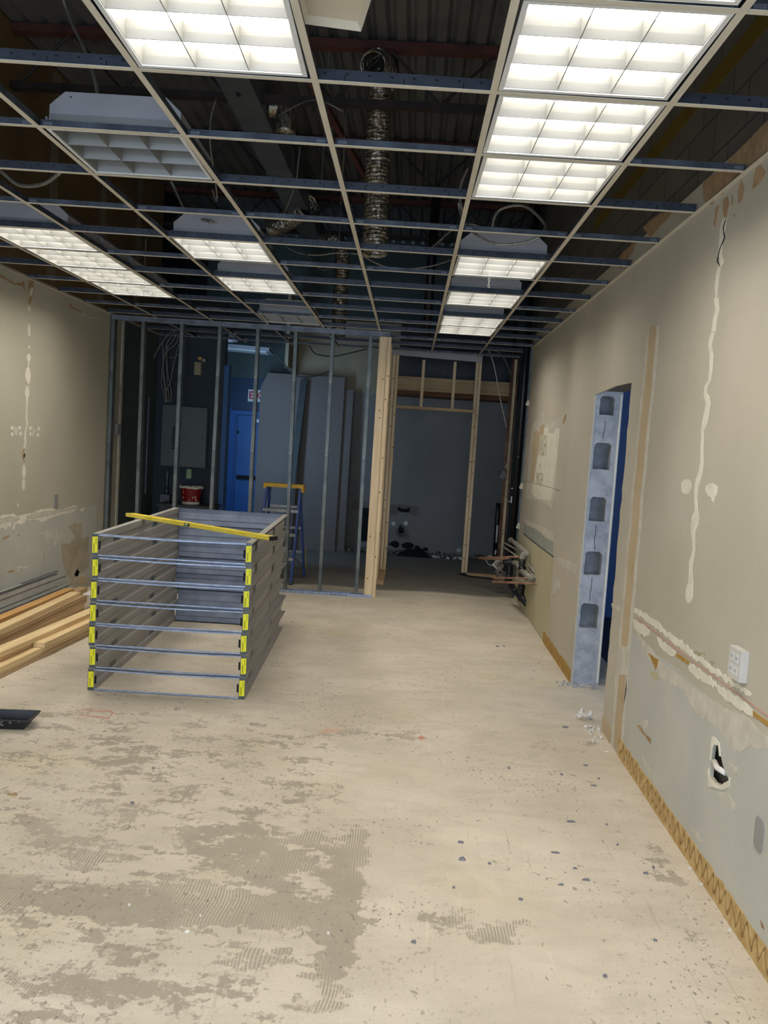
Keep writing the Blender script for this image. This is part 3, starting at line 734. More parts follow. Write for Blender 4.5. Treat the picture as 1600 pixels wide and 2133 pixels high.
# yellow stripe on the block wall, glue and paper left above the board edge
WCr = lambda x, y: (1240+x/4.444, y/4.444)
def xpatch(name, pts, X, mat, parent, conv=None, amp=.004, th=.002):
    if conv: pts = [conv(*p) for p in pts]
    P = [(lambda q: (q.y, q.z))(U(p[0], p[1], X=X)) for p in pts]
    P = ragged(P, amp, .04)
    m = MB(); n = len(P); m.add([(X-.0004, a, b_) for a, b_ in P]+[(X-th, a, b_) for a, b_ in P], [tuple(range(n, 2*n))]+[(i, (i+1) % n, (i+1) % n+n, i+n) for i in range(n)])
    return m.build(name, mat, parent)
blk = bpy.data.objects['wall_right_block']
MB().box(X0+.026, X0+.0298, 3.5, 7.0, 3.54, 3.64).build('yellow_stripe', M['yellow_paint'], blk)
for pts in ([(1010,1867),(1000,1680),(1200,1560),(1380,1400),(1600,1160),(1600,1400),(1400,1560),(1180,1800),(1060,1867)],):
    xpatch('paper_patch', pts, XR, M['paper'], wall_r, WCr)
for pts in ([(1370,870),(1330,830),(1385,730),(1600,515),(1600,585),(1400,790)], [(1080,960),(1110,1000),(1210,890),(1215,880),(1150,900)], [(960,1110),(990,1130),(1040,1060),(1050,1010),(1000,1060)]):
    patch('paper_patch', pts, 'R', M['paper'], wall_r, conv=lambda x, y: (800+x/2, y/2-6), amp=.006)
# ------------------------------------------------------------------ marks on the right wall
def RP(name, pts, conv, mat, amp=.004, step=.03, th=.0015, base=0, holes=None): return patch(name, pts, 'R', M[mat], wall_r, th, amp, step, base, conv, holes)
for pts in ([(1535,790),(1550,700),(1570,685),(1592,720),(1570,760)], [(1478,850),(1475,800),(1490,745),(1503,780),(1495,830)], [(1412,880),(1415,830),(1432,818),(1440,850),(1428,905),(1418,905)], [(1374,935),(1385,860),(1398,855),(1390,900),(1382,950)], [(1448,850),(1452,810),(1457,820),(1455,855)], [(1456,905),(1458,890),(1462,890),(1461,905)]):
    RP('paper_patch', pts, WC, 'paper', .003)
RP('plaster_run', ribbon([(1420,910,16),(1412,950,22),(1405,1000,14),(1400,1060,14),(1410,1090,16),(1400,1110,12),(1390,1150,14),(1385,1200,12),(1385,1235,6),(1385,1245,18),(1390,1290,16),(1380,1330,14),(1374,1380,18)]), WC, 'compound', .002)
RP('plaster_run', ribbon([(1056,128,18),(1044,170,18),(1040,200,16),(1048,250,18),(1045,320,14),(1038,380,14),(1020,410,16),(1015,440,14),(1025,465,26),(1030,500,22),(1020,560,26),(1012,600,26),(1000,640,12),(998,720,13),(998,800,14),(992,850,20),(980,890,24),(970,930,18),(966,990,14),(970,1050,14),(965,1085,36),(960,1120,36),(952,1160,22),(955,1200,12),(957,1250,12),(950,1290,16),(942,1320,18),(940,1360,16),(940,1420,24),(934,1460,36),(932,1500,36),(930,1527,14)]), WA, 'compound', .002)
RP('crack', ribbon([(1425,915,3),(1415,950,4),(1420,990,3),(1400,1040,3),(1390,1090,4),(1402,1110,3)]), WC, 'dark', .001, .05, .0022)
for x, y, rx, ry in ((917,928,28,40),(1050,945,32,36),(1056,990,8,18)): RP('plaster_patch', blob(x, y, rx, ry), WA, 'compound', .002)
cl = [(748,95),(735,250),(722,400),(705,550),(690,700),(678,850),(665,960),(660,1040),(652,1150),(635,1300),(625,1450),(610,1600),(600,1750),(590,1900),(575,2080)]
lo = [((260+200), 0)]
strip = [WA(*p) for p in cl]+[WB(x, y) for x, y in ((225,400),(215,600),(205,760))]
RP('plaster_strip', ribbon([(x, y, 25 if y < 1540 else 27) for x, y in strip]), None, 'compound_dim', .003, .06, .001)
RP('paper_strip', ribbon([(x, y, 14.5) for x, y in strip if not 1330 < y < 1440]), None, 'tape_strip', .002, .06, .0018)
RP('plaster_patch', ribbon([(x, y, 16) for x, y in [WA(*p) for p in cl] if 1320 < y < 1450]), None, 'compound_dim', .003, .05, .003)
RP('plaster_patch', blob(660, 1045, 14, 32), WA, 'compound', .003)
RP('plaster_patch', [(125,605),(150,585),(180,545),(190,600),(205,595),(260,575),(290,560),(285,600),(262,640),(250,800),(245,900),(225,1045),(200,1020),(180,1010),(130,990),(90,990),(95,900),(110,700)], WA, 'compound_dim', .008, .03, .001)
RP('plaster_patch', [(150,640),(200,620),(265,625),(240,850),(220,1000),(150,990),(120,960),(135,800)], WA, 'compound', .006, .03, .0018)
RP('worn_patch', [(130,640),(165,640),(150,760),(130,900),(112,900),(118,760)], WA, 'tape_strip', .004, .03, .0022)
RP('worn_patch', [(160,620),(185,600),(180,660),(160,665)], WA, 'tape_strip', .004, .03, .0022)
RP('worn_patch', [(205,600),(250,590),(235,650),(205,650)], WA, 'compound_dim', .004, .03, .0023)
RP('paper_patch', [(278,600),(288,560),(298,550),(296,575),(284,602)], WA, 'paper', .002)
RP('plaster_patch', [(80,1095),(110,1110),(150,1125),(200,1150),(230,1175),(230,1210),(200,1195),(150,1150),(85,1120)], WA, 'compound_dim', .006, .03, .0022)
RP('grey_panel', [(80,1105),(230,1195),(230,1285),(150,1230),(74,1165)], WA, 'greyboard', .002, .05, .001)
RP('yellowed_panel', [(45,1165),(110,1205),(232,1287),(222,1400),(200,1755),(130,1645),(60,1560),(20,1490),(28,1250)], WA, 'yellowed', .002, .05, .001)
RP('crack', ribbon([(74,1168,3),(150,1228,4),(232,1290,5)]), WA, 'dark', .001, .1, .002)
for pts in ([(250,1290),(300,1310),(350,1330),(348,1375),(310,1355),(255,1320)], [(235,1410),(258,1400),(265,1440),(245,1480),(226,1475)]): RP('plaster_patch', pts, WA, 'compound_dim', .006)
for pts in ([(530,1530),(580,1550),(575,1570),(535,1550)],): RP('plaster_patch', pts, WA, 'compound_dim', .004)
# lower band of torn-off backsplash
RP('primer_area', [(640,1680),(700,1740),(760,1790),(850,1850),(960,1950),(1060,2040),(1200,2130),(1345,2250),(1345,2700),(1345,3900),(1100,3400),(900,3050),(640,2560),(560,2420),(565,2300),(600,2000),(625,1800)], WA, 'under', .006, .08, .0006, 0, [hole])
RP('plaster_patch', [(645,1550),(670,1560),(720,1595),(780,1630),(800,1660),(850,1690),(900,1730),(960,1780),(1010,1820),(1060,1860),(1110,1895),(1170,1940),(1255,1995),(1250,2010),(1180,1970),(1110,1920),(1040,1880),(980,1830),(900,1770),(840,1720),(790,1680),(740,1640),(700,1610),(650,1575)], WA, 'compound', .008, .02)
RP('plaster_patch', [(640,1610),(680,1630),(730,1670),(720,1700),(680,1690),(650,1660)], WA, 'compound', .008, .02)
RP('plaster_patch', [(765,1700),(800,1730),(860,1775),(868,1800),(830,1795),(780,1750)], WA, 'compound', .008, .02)
RP('plaster_patch', [(930,1840),(990,1870),(1070,1930),(1075,1965),(1020,1945),(960,1900),(930,1865)], WA, 'compound', .008, .02)
RP('plaster_patch', [(1080,1950),(1150,1990),(1230,2050),(1262,2080),(1260,2110),(1200,2080),(1120,2030),(1080,1980)], WA, 'compound', .008, .02)
RP('glue_patch', [(866,1782),(930,1828),(935,1850),(866,1806)], WA, 'glue', .002)
RP('glue_patch', [(1262,2082),(1345,2140),(1345,2170),(1264,2112)], WA, 'glue', .002)
RP('chalk_line', ribbon([(660,1600,2.2),(900,1790,2.4),(1100,1935,2.6),(1345,2118,3)]), WA, 'redline', 0, 1, .002)
RP('plaster_patch', [(330,250),(370,330),(400,372),(450,430),(540,470),(600,585),(650,610),(700,650),(750,700),(770,755),(830,780),(840,730),(890,760),(955,770),(955,700),(880,650),(800,600),(690,530),(600,470),(500,390),(420,330),(360,250),(300,185)], WB, 'compound_dim', .008, .03)
RP('plaster_patch', [(750,560),(850,610),(900,660),(890,720),(820,780),(760,700)], WB, 'compound_dim', .008, .03, .002)
RP('glue_patch', [(362,290),(385,300),(412,325),(408,350),(398,372),(385,340),(370,305)], WB, 'glue', .004, .02, .002)
RP('paper_patch', [(365,375),(410,385),(418,410),(395,425),(375,400)], WB, 'yellowed', .004)
for pts in ([(315,625),(350,615),(368,640),(350,665),(320,655)], [(330,800),(350,830),(385,890),(395,920),(370,890),(345,850)], [(570,1160),(610,1180),(628,1225),(600,1210)], [(700,975),(760,990),(795,1040),(790,1065),(735,1030)], [(760,830),(800,850),(815,890),(780,880)]):
    RP('plaster_patch', pts, WB, 'compound_dim', .006, .02)
for pts in ([(305,645),(322,650),(348,690),(375,715),(372,740),(350,705),(320,670)], [(920,1615),(935,1640),(940,1665),(925,1650)]): RP('paper_patch', pts, WB, 'paper', .003, .02, .002)
for x, y, a, b_ in ((605,285,18,10),(620,298,12,6),(680,335,16,9),(640,290,5,5)): RP('dark_smudge', blob(x, y, a, b_, 10, .4), WB, 'ghost', .002, .02, .002)
RP('hole_rim', [(655,880),(665,860),(668,900),(690,932),(720,947),(762,922),(770,905),(766,955),(730,968),(690,955),(662,950)], WB, 'compound', .003, .02, .003)
RP('hole_rim', [(680,705),(686,700),(715,735),(722,800),(716,800),(710,745),(690,740),(682,760),(675,820),(668,820)], WB, 'compound', .003, .02, .003)
tag(MB().tube([(XR+.004, 3.36, .512), (XR-.004, 3.30, .508), (XR+.006, 3.24, .512)], .012, 8).build('pipe_end', M['scrap_light'], smooth=True), 'pale pipe stub at the bottom of the ragged hole in the right wall', 'pipe')
# yellow glue left where the baseboard was
def glue_mat():
    m, nt, b = new_mat('serpentine_glue'); L = nt.links.new
    tc = nd(nt, 'ShaderNodeTexCoord'); sx = nd(nt, 'ShaderNodeSeparateXYZ'); L(tc.outputs['Object'], sx.inputs[0])
    def ma(op, a, b_=0., c=None):
        n = nd(nt, 'ShaderNodeMath', operation=op)
        for i, v in enumerate((a, b_, c)):
            if v is None: continue
            if isinstance(v, (int, float)): n.inputs[i].default_value = v
            else: L(v, n.inputs[i])
        return n.outputs[0]
    nz = nd(nt, 'ShaderNodeTexNoise'); nz.inputs['Scale'].default_value = 6; L(tc.outputs['Object'], nz.inputs['Vector'])
    ph = ma('MULTIPLY_ADD', sx.outputs['Y'], 88., ma('MULTIPLY', nz.outputs['Fac'], 9.))
    wv = ma('MULTIPLY_ADD', ma('SINE', ph), .032, .062)
    dd = ma('ABSOLUTE', ma('SUBTRACT', sx.outputs['Z'], wv)); line = ma('LESS_THAN', dd, ma('MULTIPLY_ADD', nz.outputs['Fac'], .012, .0035))
    n2 = nd(nt, 'ShaderNodeTexNoise'); n2.inputs['Scale'].default_value = 22; n2.inputs['Detail'].default_value = 5; L(tc.outputs['Object'], n2.inputs['Vector'])
    rp = nd(nt, 'ShaderNodeValToRGB'); rp.color_ramp.elements[0].position = .35; rp.color_ramp.elements[0].color = (*V(176,142,84), 1)
    rp.color_ramp.elements[1].position = .7; rp.color_ramp.elements[1].color = (*V(208,180,124), 1); L(n2.outputs['Fac'], rp.inputs['Fac'])
    mx = nd(nt, 'ShaderNodeMix', data_type='RGBA'); L(ma('MULTIPLY', line, .8), mx.inputs[0]); L(rp.outputs[0], mx.inputs[6]); mx.inputs[7].default_value = (*V(120,88,36), 1)
    L(mx.outputs[2], b.inputs['Base Color']); b.inputs['Roughness'].default_value = .7
    return m
M['serp'] = glue_mat()
def band(y0, y1, zt, name, mat, zb=0.0):
    P = [(y0, zb), (y1, zb)]; n = int((y1-y0)/.05); P += [(y1-(y1-y0)*i/n, zt+random.uniform(-.006, .008)) for i in range(n+1)]
    m = MB(); k = len(P); m.add([(XR-.0002, a, b_) for a, b_ in P]+[(XR-.004, a, b_) for a, b_ in P], [tuple(range(k, 2*k))]+[(i, (i+1) % k, (i+1) % k+k, i+k) for i in range(k)])
    return struct(m.build(name, mat))
band(2.2, 4.78, .106, 'baseboard_right', M['serp'])
band(4.95, 5.19, .10, 'baseboard_right_near_opening', M['tape_strip'])
band(6.27, 7.6, .10, 'baseboard_right_rear', M['glue'])
# writing left on the plaster: WASH / MATH
def text_mesh(name, s, size, mat, M4, parent=None, depth=.0008, bold=0.):
    c = bpy.data.curves.new(name, 'FONT'); c.body = s; c.size = size; c.extrude = depth; c.align_x = 'CENTER'; c.align_y = 'CENTER'; c.offset = bold
    o = bpy.data.objects.new(name, c); COL.objects.link(o)
    dg = bpy.context.evaluated_depsgraph_get(); me = bpy.data.meshes.new_from_object(o.evaluated_get(dg))
    bpy.data.objects.remove(o)
    me.transform(M4); return link(me, name, mat, parent)
def wallR(y, z, w_, h_, d=.003):   # text frame on the right wall, read from inside the room
    m4 = Matrix(((0, 0, -1, XR-d), (-1, 0, 0, y), (0, 1, 0, z), (0, 0, 0, 1)))
    return m4 @ Matrix.Diagonal((w_, h_, 1, 1))
p = U(*WA(172, 720), X=XR); text_mesh('worn_writing', 'WASH', .16, M['ghost'], wallR(p.y, p.z, 1.3, 1.9), wall_r)
p = U(*WA(160, 890), X=XR); text_mesh('worn_writing', 'MATH', .12, M['ghost'], wallR(p.y, p.z, 1.3, 1.5), wall_r)
p = U(*WA(162, 825), X=XR); text_mesh('worn_writing', 'Y', .10, M['ghost'], wallR(p.y, p.z, 1, 1), wall_r)
RP('chalk_line', ribbon([(45,885,1.6),(150,912,1.6),(268,945,1.6)]), WA, 'ghost', 0, 1, .003)

# outlets and plates
def outlet(X, y, z, wd, hh, sgn, label, gang, depth=.03, matn='lightplate', slots=True):
    t = thing('wall_outlet', label, 'outlet', (X, y, z))
    MB().box(0, sgn*depth, -wd/2, wd/2, -hh/2, hh/2).build('plate', M[matn], t)
    if slots:
        for g in range(gang):
            yc = (g-(gang-1)/2)*.046
            for zc in (-.024, .024):
                r_ = MB().box(sgn*depth, sgn*(depth+.002), yc-.014, yc+.014, zc-.016, zc+.016).build('receptacle', M['white'], t)
                MB().box(sgn*(depth+.002), sgn*(depth+.0026), yc-.007, yc-.005, zc-.004, zc+.006).box(sgn*(depth+.002), sgn*(depth+.0026), yc+.005, yc+.007, zc-.004, zc+.006).build('slot', M['dark'], r_)
    return t
p = U(1546, 1383, X=XR); outlet(XR-.0005, p.y, p.z, .115, .118, -1, 'pale surface-mounted double outlet on the right wall above the torn band', 2)
p = U(1583, 1738, X=XR)
t = MB(); 
pr = [(p.y-.05+.0, p.z-.06+.012*k) for k in range(0)]
pts = [(p.y+.034*math.copysign(min(1, abs(math.cos(a))*1.25), math.cos(a)), p.z+.058*math.copysign(min(1, abs(math.sin(a))*1.15), math.sin(a))) for a in [2*math.pi*i/28 for i in range(28)]]
tag(MB().prism(pts, XR-.006, XR-.0004, 'x').build('cover_plate', M['plate']), 'grey rounded blank cover plate low on the right wall at the photo edge', 'cover plate')
p = U(115.5, 1043, X=XL); outlet(XL+.0005, p.y, p.z, .075, .125, 1, 'grey blank wall plate on the left wall above the flaking band', 1, .008, 'plate', False)

# ------------------------------------------------------------------ marks on the left wall
def LP(name, pts, conv, mat, amp=.004, step=.03, th=.0015, holes=None): return patch(name, pts, 'L', M[mat], wall_l, th, amp, step, 0, conv, holes)
LP('paper_patch', [(178,180),(180,130),(212,140),(212,190),(200,260),(188,290),(178,280),(183,220)], WL, 'paper', .004)
LP('plaster_patch', [(186,215),(200,175),(210,190),(200,230),(188,240)], WL, 'compound', .004, .03, .002)
LP('paper_patch', [(0,95),(30,115),(60,130),(90,155),(130,150),(150,140),(160,200),(150,200),(135,165),(95,165),(60,145),(0,110)], WL, 'paper', .006)
LP('paper_patch', [(435,280),(450,285),(470,310),(520,330),(515,340),(460,315),(440,300)], WL, 'paper', .006)
LP('plaster_patch', [(520,340),(580,365),(640,372),(640,380),(570,375),(525,352)], WL, 'compound_dim', .006)
for x, y, rx, ry in ((184,310,7,18),(184,450,9,42),(184,560,5,10),(181,625,13,28),(177,740,17,50),(174,840,14,40),(152,1345,12,42),(150,1430,10,36),(113,1560,5,12)): LP('plaster_patch', blob(x, y, rx, ry), WL, 'compound', .003)
LP('plaster_run', ribbon([(181,650,8),(178,700,6)]), WL, 'compound', .001)
LP('plaster_run', ribbon([(172,860,16),(170,930,10),(168,1000,9),(172,1050,8),(160,1100,9),(160,1160,12),(155,1200,14)]), WL, 'compound', .002)
for x, y in ((78,1070),(78,1110),(125,1070),(130,1108),(192,1072),(194,1110),(245,1075),(240,1115)): LP('plaster_dot', blob(x, y, 9, 13, 8), WL, 'compound', .002)
for x, y in ((102,1090),(212,1095)): LP('plaster_dot', blob(x, y, 14, 28, 10, .3), WL, 'compound_dim', .003)
for x, y, rx, ry in ((177,735,10,28),(154,1245,13,42)): LP('torn_hole', ribbon([(x,y-ry,4),(x-rx,y-ry*.3,6),(x-rx*.6,y+ry*.5,7),(x,y+ry,4)]), WL, 'paper', .003, .02, .002)
LP('dark_hole', blob(153, 1245, 5, 14), WL, 'dark', .002, .02, .0025)
LP('primer_area', [(0,700),(300,650),(700,620),(1290,480),(1600,420),(1600,1600),(1100,1700),(0,2100)], WD, 'under', .005, .08, .0006, hole_left)
LP('grey_band', [(0,640),(250,610),(560,560),(1050,480),(1290,440),(1290,470),(900,600),(560,640),(420,640),(330,640),(200,690),(0,705)], WD, 'tape_strip' if 0 else 'compound_dim', .006, .04, .001)
for pts in ([(0,605),(60,575),(150,570),(240,555),(260,590),(330,590),(440,565),(590,545),(600,510),(740,480),(860,465),(920,480),(915,510),(780,520),(600,555),(440,600),(440,650),(400,720),(330,740),(260,720),(240,800),(215,840),(205,800),(225,710),(330,655),(310,600),(160,610),(0,640)],
            [(0,740),(80,705),(190,700),(185,760),(120,780),(100,830),(70,820),(60,790),(0,800)], [(450,660),(600,640),(700,620),(760,620),(840,590),(940,570),(1040,530),(1160,505),(1270,480),(1260,510),(1160,560),(1060,565),(1030,570),(880,620),(780,660),(700,700),(660,680),(600,665)],
            [(1330,470),(1400,460),(1420,490),(1350,520)], [(1060,470),(1200,430),(1290,420),(1280,440),(1130,470)]): LP('plaster_patch', pts, WD, 'compound', .006, .02, .002)
for pts in ([(600,865),(720,865),(740,850),(820,835),(830,880),(1040,800),(1040,850),(1020,960),(890,1120),(890,960),(830,960),(830,1050),(775,1050),(770,960),(720,910),(600,900)],): LP('plaster_patch', pts, WD, 'compound_dim', .006, .02, .0022)
LP('stain', [(1120,780),(1240,720),(1360,700),(1370,860),(1340,960),(1480,950),(1480,1450),(1200,1700),(1080,1500),(1030,1300),(1030,1050),(1160,1050),(1260,930)], WD, 'water_stain', .01, .04, .0012, hole_left)
for pts in ([(20,985),(80,940),(150,920),(180,925),(120,960),(60,985)], [(120,1530),(200,1500),(240,1495),(230,1530),(160,1545)], [(270,930),(330,920),(320,940)]): LP('paper_patch', pts, WD, 'paper', .004, .02, .002)
for x, y in ((300,1450),(330,1450),(355,1450),(400,1460),(430,1450),(472,1440),(300,1500)): LP('plaster_dot', blob(x, y, 18, 16, 8, .3), WD, 'compound', .003, .02, .002)
for x, y, rx, ry in ((725,1200,12,14),(745,1240,12,14),(722,1280,12,14),(735,1320,14,14),(730,1358,10,8),(235,1190,7,26),(1188,1165,8,36),(42,1590,14,22),(215,850,10,12),(1190,1420,12,30)): LP('dark_mark', blob(x, y, rx, ry, 9, .4), WD, 'ghost', .002, .02, .002)
LP('plaster_patch', [(1290,1640),(1430,1590),(1440,1700),(1300,1740)], WD, 'tape_strip', .006, .02, .002)

upl = bpy.data.objects['wall_left_upper']
for i, y in enumerate((5.1, 6.35, 7.5, 8.7, 9.8)):
    P = ragged([(y, 3.0), (y+.16, 3.0), (y+.15, 4.8), (y+.01, 4.8)], .02, .1); n = len(P)
    MB().add([(XL-.0018, p, q) for p, q in P]+[(XL+.0005, p, q) for p, q in P], [tuple(range(n, 2*n))]+[(k, (k+1) % n, (k+1) % n+n, k+n) for k in range(n)]).build('compound_strip', M['void_strip'], upl)
for y, z, ry, rz in ((5.35,3.9,.06,.12),(7.1,3.35,.07,.10),(8.3,3.4,.06,.12)):
    P = [(y+ry*math.cos(t_), z+rz*math.sin(t_)) for t_ in [k*.6283 for k in range(10)]]; n = 10
    MB().add([(XL-.0018, p, q) for p, q in P]+[(XL+.001, p, q) for p, q in P], [tuple(range(n, 2*n))]+[(k, (k+1) % n, (k+1) % n+n, k+n) for k in range(n)]).build('dark_hole', M['dark'], upl)
# ------------------------------------------------------------------ metal stud wall
WY = 9.22
def yw(x): return 9.11+.035*(x+3.33)
XE = -.335
sw = math.atan(.035)
t = thing('stud_wall_track', 'long steel top track of the stud wall, fixed under the ceiling grid', 'track', (XL+.015, yw(XL), H-.052), sw, 'stud wall tracks')
Lw = XE-XL-.01
MB().box(0, Lw, -.046, .046, .046, .049).box(0, Lw, -.0475, -.046, 0, .049).box(0, Lw, .046, .0475, 0, .049).build('channel', M['galv'], t)
MB().box(0, Lw, -.0485, -.0476, .02, .024).build('crease', M['galv_dark'], t)
t = thing('stud_wall_track', 'bright steel bottom track screwed to the floor under the stud wall', 'track', (-1.52, yw(-1.52), 0), sw, 'stud wall tracks')
MB().box(0, 1.19, -.046, .046, 0, .002).box(0, 1.19, -.048, -.046, 0, .034).box(0, 1.19, .046, .048, 0, .034).build('channel', M['bluesteel'], t)
MB().box(.25, .256, -.05, -.048, .014, .02).box(.93, .937, -.05, -.048, .014, .02).box(1.165, 1.173, -.05, -.048, .012, .02).build('screw', M['dark'], t)
m = MB()
for i in range(7): m.box(.70+i*.028, .712+i*.028, -.0488, -.048, .008+.003*(i % 2), .022)
m.build('stamped_marks', M['galv_dark'], t)
t = thing('stud_wall_track', 'dull left length of the bottom track hidden behind the steel frames', 'track', (XL+.02, yw(XL), 0), sw, 'stud wall tracks')
MB().box(0, 1.78, -.046, .046, 0, .002).box(0, 1.78, -.048, -.046, 0, .034).box(0, 1.78, .046, .048, 0, .034).build('channel', M['galv_dull'], t)
def stud(px_top, px_bot, yt, yb, label, name='metal_stud', first=None):
    a = U(px_top, yt, Y=WY); x0 = a.x
    y = yw(x0); zt, zb = H-.05, .003
    a = U(px_top, yt, Y=y); b_ = U(px_bot, yb, Y=y)
    x0 = a.x; sx = (b_.x-a.x)/(b_.z-a.z)   # measured lean
    ctr = Vector((x0+sx*(-a.z), y, 0))
    if 'leftmost' in label: ctr.x = XL+.034; sx = 0.
    t = thing(name, label, 'metal stud', (ctr.x, ctr.y, 0), sw, 'metal wall studs')
    wd = .036
    def sec(z): dx = sx*z; return dx
    m = MB()
    def slab(xa, xb, ya, yb_):
        vs = [(xa+sec(zb), ya, zb), (xb+sec(zb), ya, zb), (xb+sec(zb), yb_, zb), (xa+sec(zb), yb_, zb), (xa+sec(zt), ya, zt), (xb+sec(zt), ya, zt), (xb+sec(zt), yb_, zt), (xa+sec(zt), yb_, zt)]
        m.add(vs, [(0,3,2,1),(4,5,6,7),(0,1,5,4),(1,2,6,5),(2,3,7,6),(3,0,4,7)])
    slab(-wd/2, wd/2, -.0455, -.044); slab(-wd/2, wd/2, .044, .0455); slab(wd/2-.0015, wd/2, -.044, .044)
    slab(-wd/2, -wd/2+.0015, -.044, -.036); slab(-wd/2, -wd/2+.0015, .036, .044)
    m.build('channel', M['galv_stud'], t)
    m = MB()
    for z in (.9, 1.55, 2.35): m.box(-.012+sec(z), .004+sec(z), -.0464, -.0455, z, z+.008)
    m.build('screw_mark', M['alu'], t)
    return t
M['galv_stud'] = noise_mat('grey_stud_steel', V(86,94,94), V(122,126,120), 5, .45, .55, fine=(60, .08))
for px, pb, yb, l in ((229,207,1095,'leftmost metal stud, tight against the left wall'), (300,287,1060,'second metal stud from the left wall, in front of the dark green wall'),
                  (380,364,1060,'third metal stud from the left, crossing the electrical panel'), (459,441,1060,'fourth metal stud from the left, right of the red bucket'),
                  (538,521,1060,'fifth metal stud from the left, in front of the blue door'), (617,601,1060,'sixth metal stud from the left, in front of the ladder'),
                  (694,666,1230,'seventh metal stud from the left, in front of the grey drywall sheets'), (773,742,1236,'last metal stud, just left of the wooden post')):
    stud(px, pb, 700, yb, l)

# ------------------------------------------------------------------ wood framing of the back rooms
def wood(name, label, x0, x1, y0, y1, z0, z1, lean=0, mat='pine_v', group='wood framing of the back rooms', cat='wood stud'):
    cx, cy_ = (x0+x1)/2, (y0+y1)/2
    m = MB(); a, c = (x1-x0)/2, (y1-y0)/2; d0 = lean*z0; d1 = lean*z1; z = z0
    vs = [(-a+d0,-c,0),(a+d0,-c,0),(a+d0,c,0),(-a+d0,c,0),(-a+d1,-c,z1-z0),(a+d1,-c,z1-z0),(a+d1,c,z1-z0),(-a+d1,c,z1-z0)]
    m.add(vs, [(0,3,2,1),(4,5,6,7),(0,1,5,4),(1,2,6,5),(2,3,7,6),(3,0,4,7)])
    o = m.build(name, M[mat]); o.location = (cx, cy_, z0)
    bv = o.modifiers.new('b', 'BEVEL'); bv.width = .002; bv.segments = 1
    tag(o, label, cat, group)
    if z1-z0 > 2 and x1-x0 > .03:
        for i in range(5):
            z = random.uniform(.2, 2.6)-z0; MB().obox((random.uniform(-a*.5, a*.5)+lean*z, -c-.0004, z), (.012, .001, .016)).build('knot', M['ply'], o)
    return o
yE = yw(-.4)
wood('wood_stud', 'wide-faced wood stud capping the right end of the stud wall', -.443, -.354, yE-.045, yE-.007, .003, H-.055)
wood('wood_stud', 'narrow pale wood stud nailed to the right side of the end stud', -.352, -.314, yE-.05, yE+.039, .003, H-.055)
JA = 11.13
wood('wood_stud', 'wood stud of the back doorway left jamb, nearest the opening', -.30, -.262, JA-.03, JA+.058, .04, H-.02)
wood('wood_stud', 'second wood stud of the back doorway left jamb', -.345, -.307, JA-.03, JA+.058, .04, H-.02)
wood('wood_stud', 'side wood stud behind the end post, toward the back doorway', -.372, -.334, 10.2, 10.29, .04, H-.02)
wood('wood_stud', 'third wood stud of the back doorway left jamb, set back', -.392, -.354, JA-.01, JA+.078, .04, H-.02)
wood('wood_plate', 'short wood bottom plate under the back doorway left jamb', -.40, -.255, 10.1, 11.19, 0, .038, mat='pine_dark', cat='wood plate')
wood('wood_stud', 'right jamb wood stud of the back doorway, pale front edge', .765, .803, 11.28, 11.37, .04, H-.02)
wood('wood_stud', 'doubled stud just right of the back doorway right jamb', .807, .845, 11.29, 11.38, .04, H-.02)
wood('wood_plate', 'wood bottom plate running right from the back doorway right jamb', .84, 1.40, 11.29, 11.38, 0, .036, mat='pine_dark', cat='wood plate')
wood('wood_sill', 'horizontal wood header across the back doorway', -.26, .763, 11.15, 11.24, 2.205, 2.243, mat='pine_x', cat='wood header')
for px, l in ((880, 'left'), (945, 'right')):
    x = U(px, 800, Y=11.2).x
    wood('wood_cripple_stud', 'short %s cripple stud above the back doorway header' % l, x-.019, x+.019, 11.15, 11.24, 2.244, 2.86)
tag(MB().add([(-.41,11.06,2.895),(.83,11.10,2.865),(.83,11.12,2.865),(-.41,11.08,2.895),(-.41,11.06,3.0),(.83,11.10,2.965),(.83,11.12,2.965),(-.41,11.08,3.0)], [(0,3,2,1),(4,5,6,7),(0,1,5,4),(1,2,6,5),(2,3,7,6),(3,0,4,7)]).build('header_board', M['fixture']), 'pale grey board strip across the top of the back doorway', 'board')
wood('bulkhead_beam', 'thick pine beam running across the washroom bulkhead', -.5, 1.42, 12.0, 12.04, 2.505, 2.70, mat='pine_x', cat='beam')
wood('bulkhead_ledger', 'darker lower wood ledger under the bulkhead beam', -.5, 1.42, 12.05, 12.09, 2.44, 2.60, mat='ply', cat='beam')
tag(box('bulkhead_soffit', M['ply'], -.5, 1.42, 12.1, YB-.01, 2.475, 2.495), 'brown plywood soffit under the washroom bulkhead', 'soffit')
tag(box('bulkhead_board', M['black'], -.30, 1.38, 12.7, 12.72, 2.72, 3.6), 'dark board closing the bulkhead above the beam', 'board')
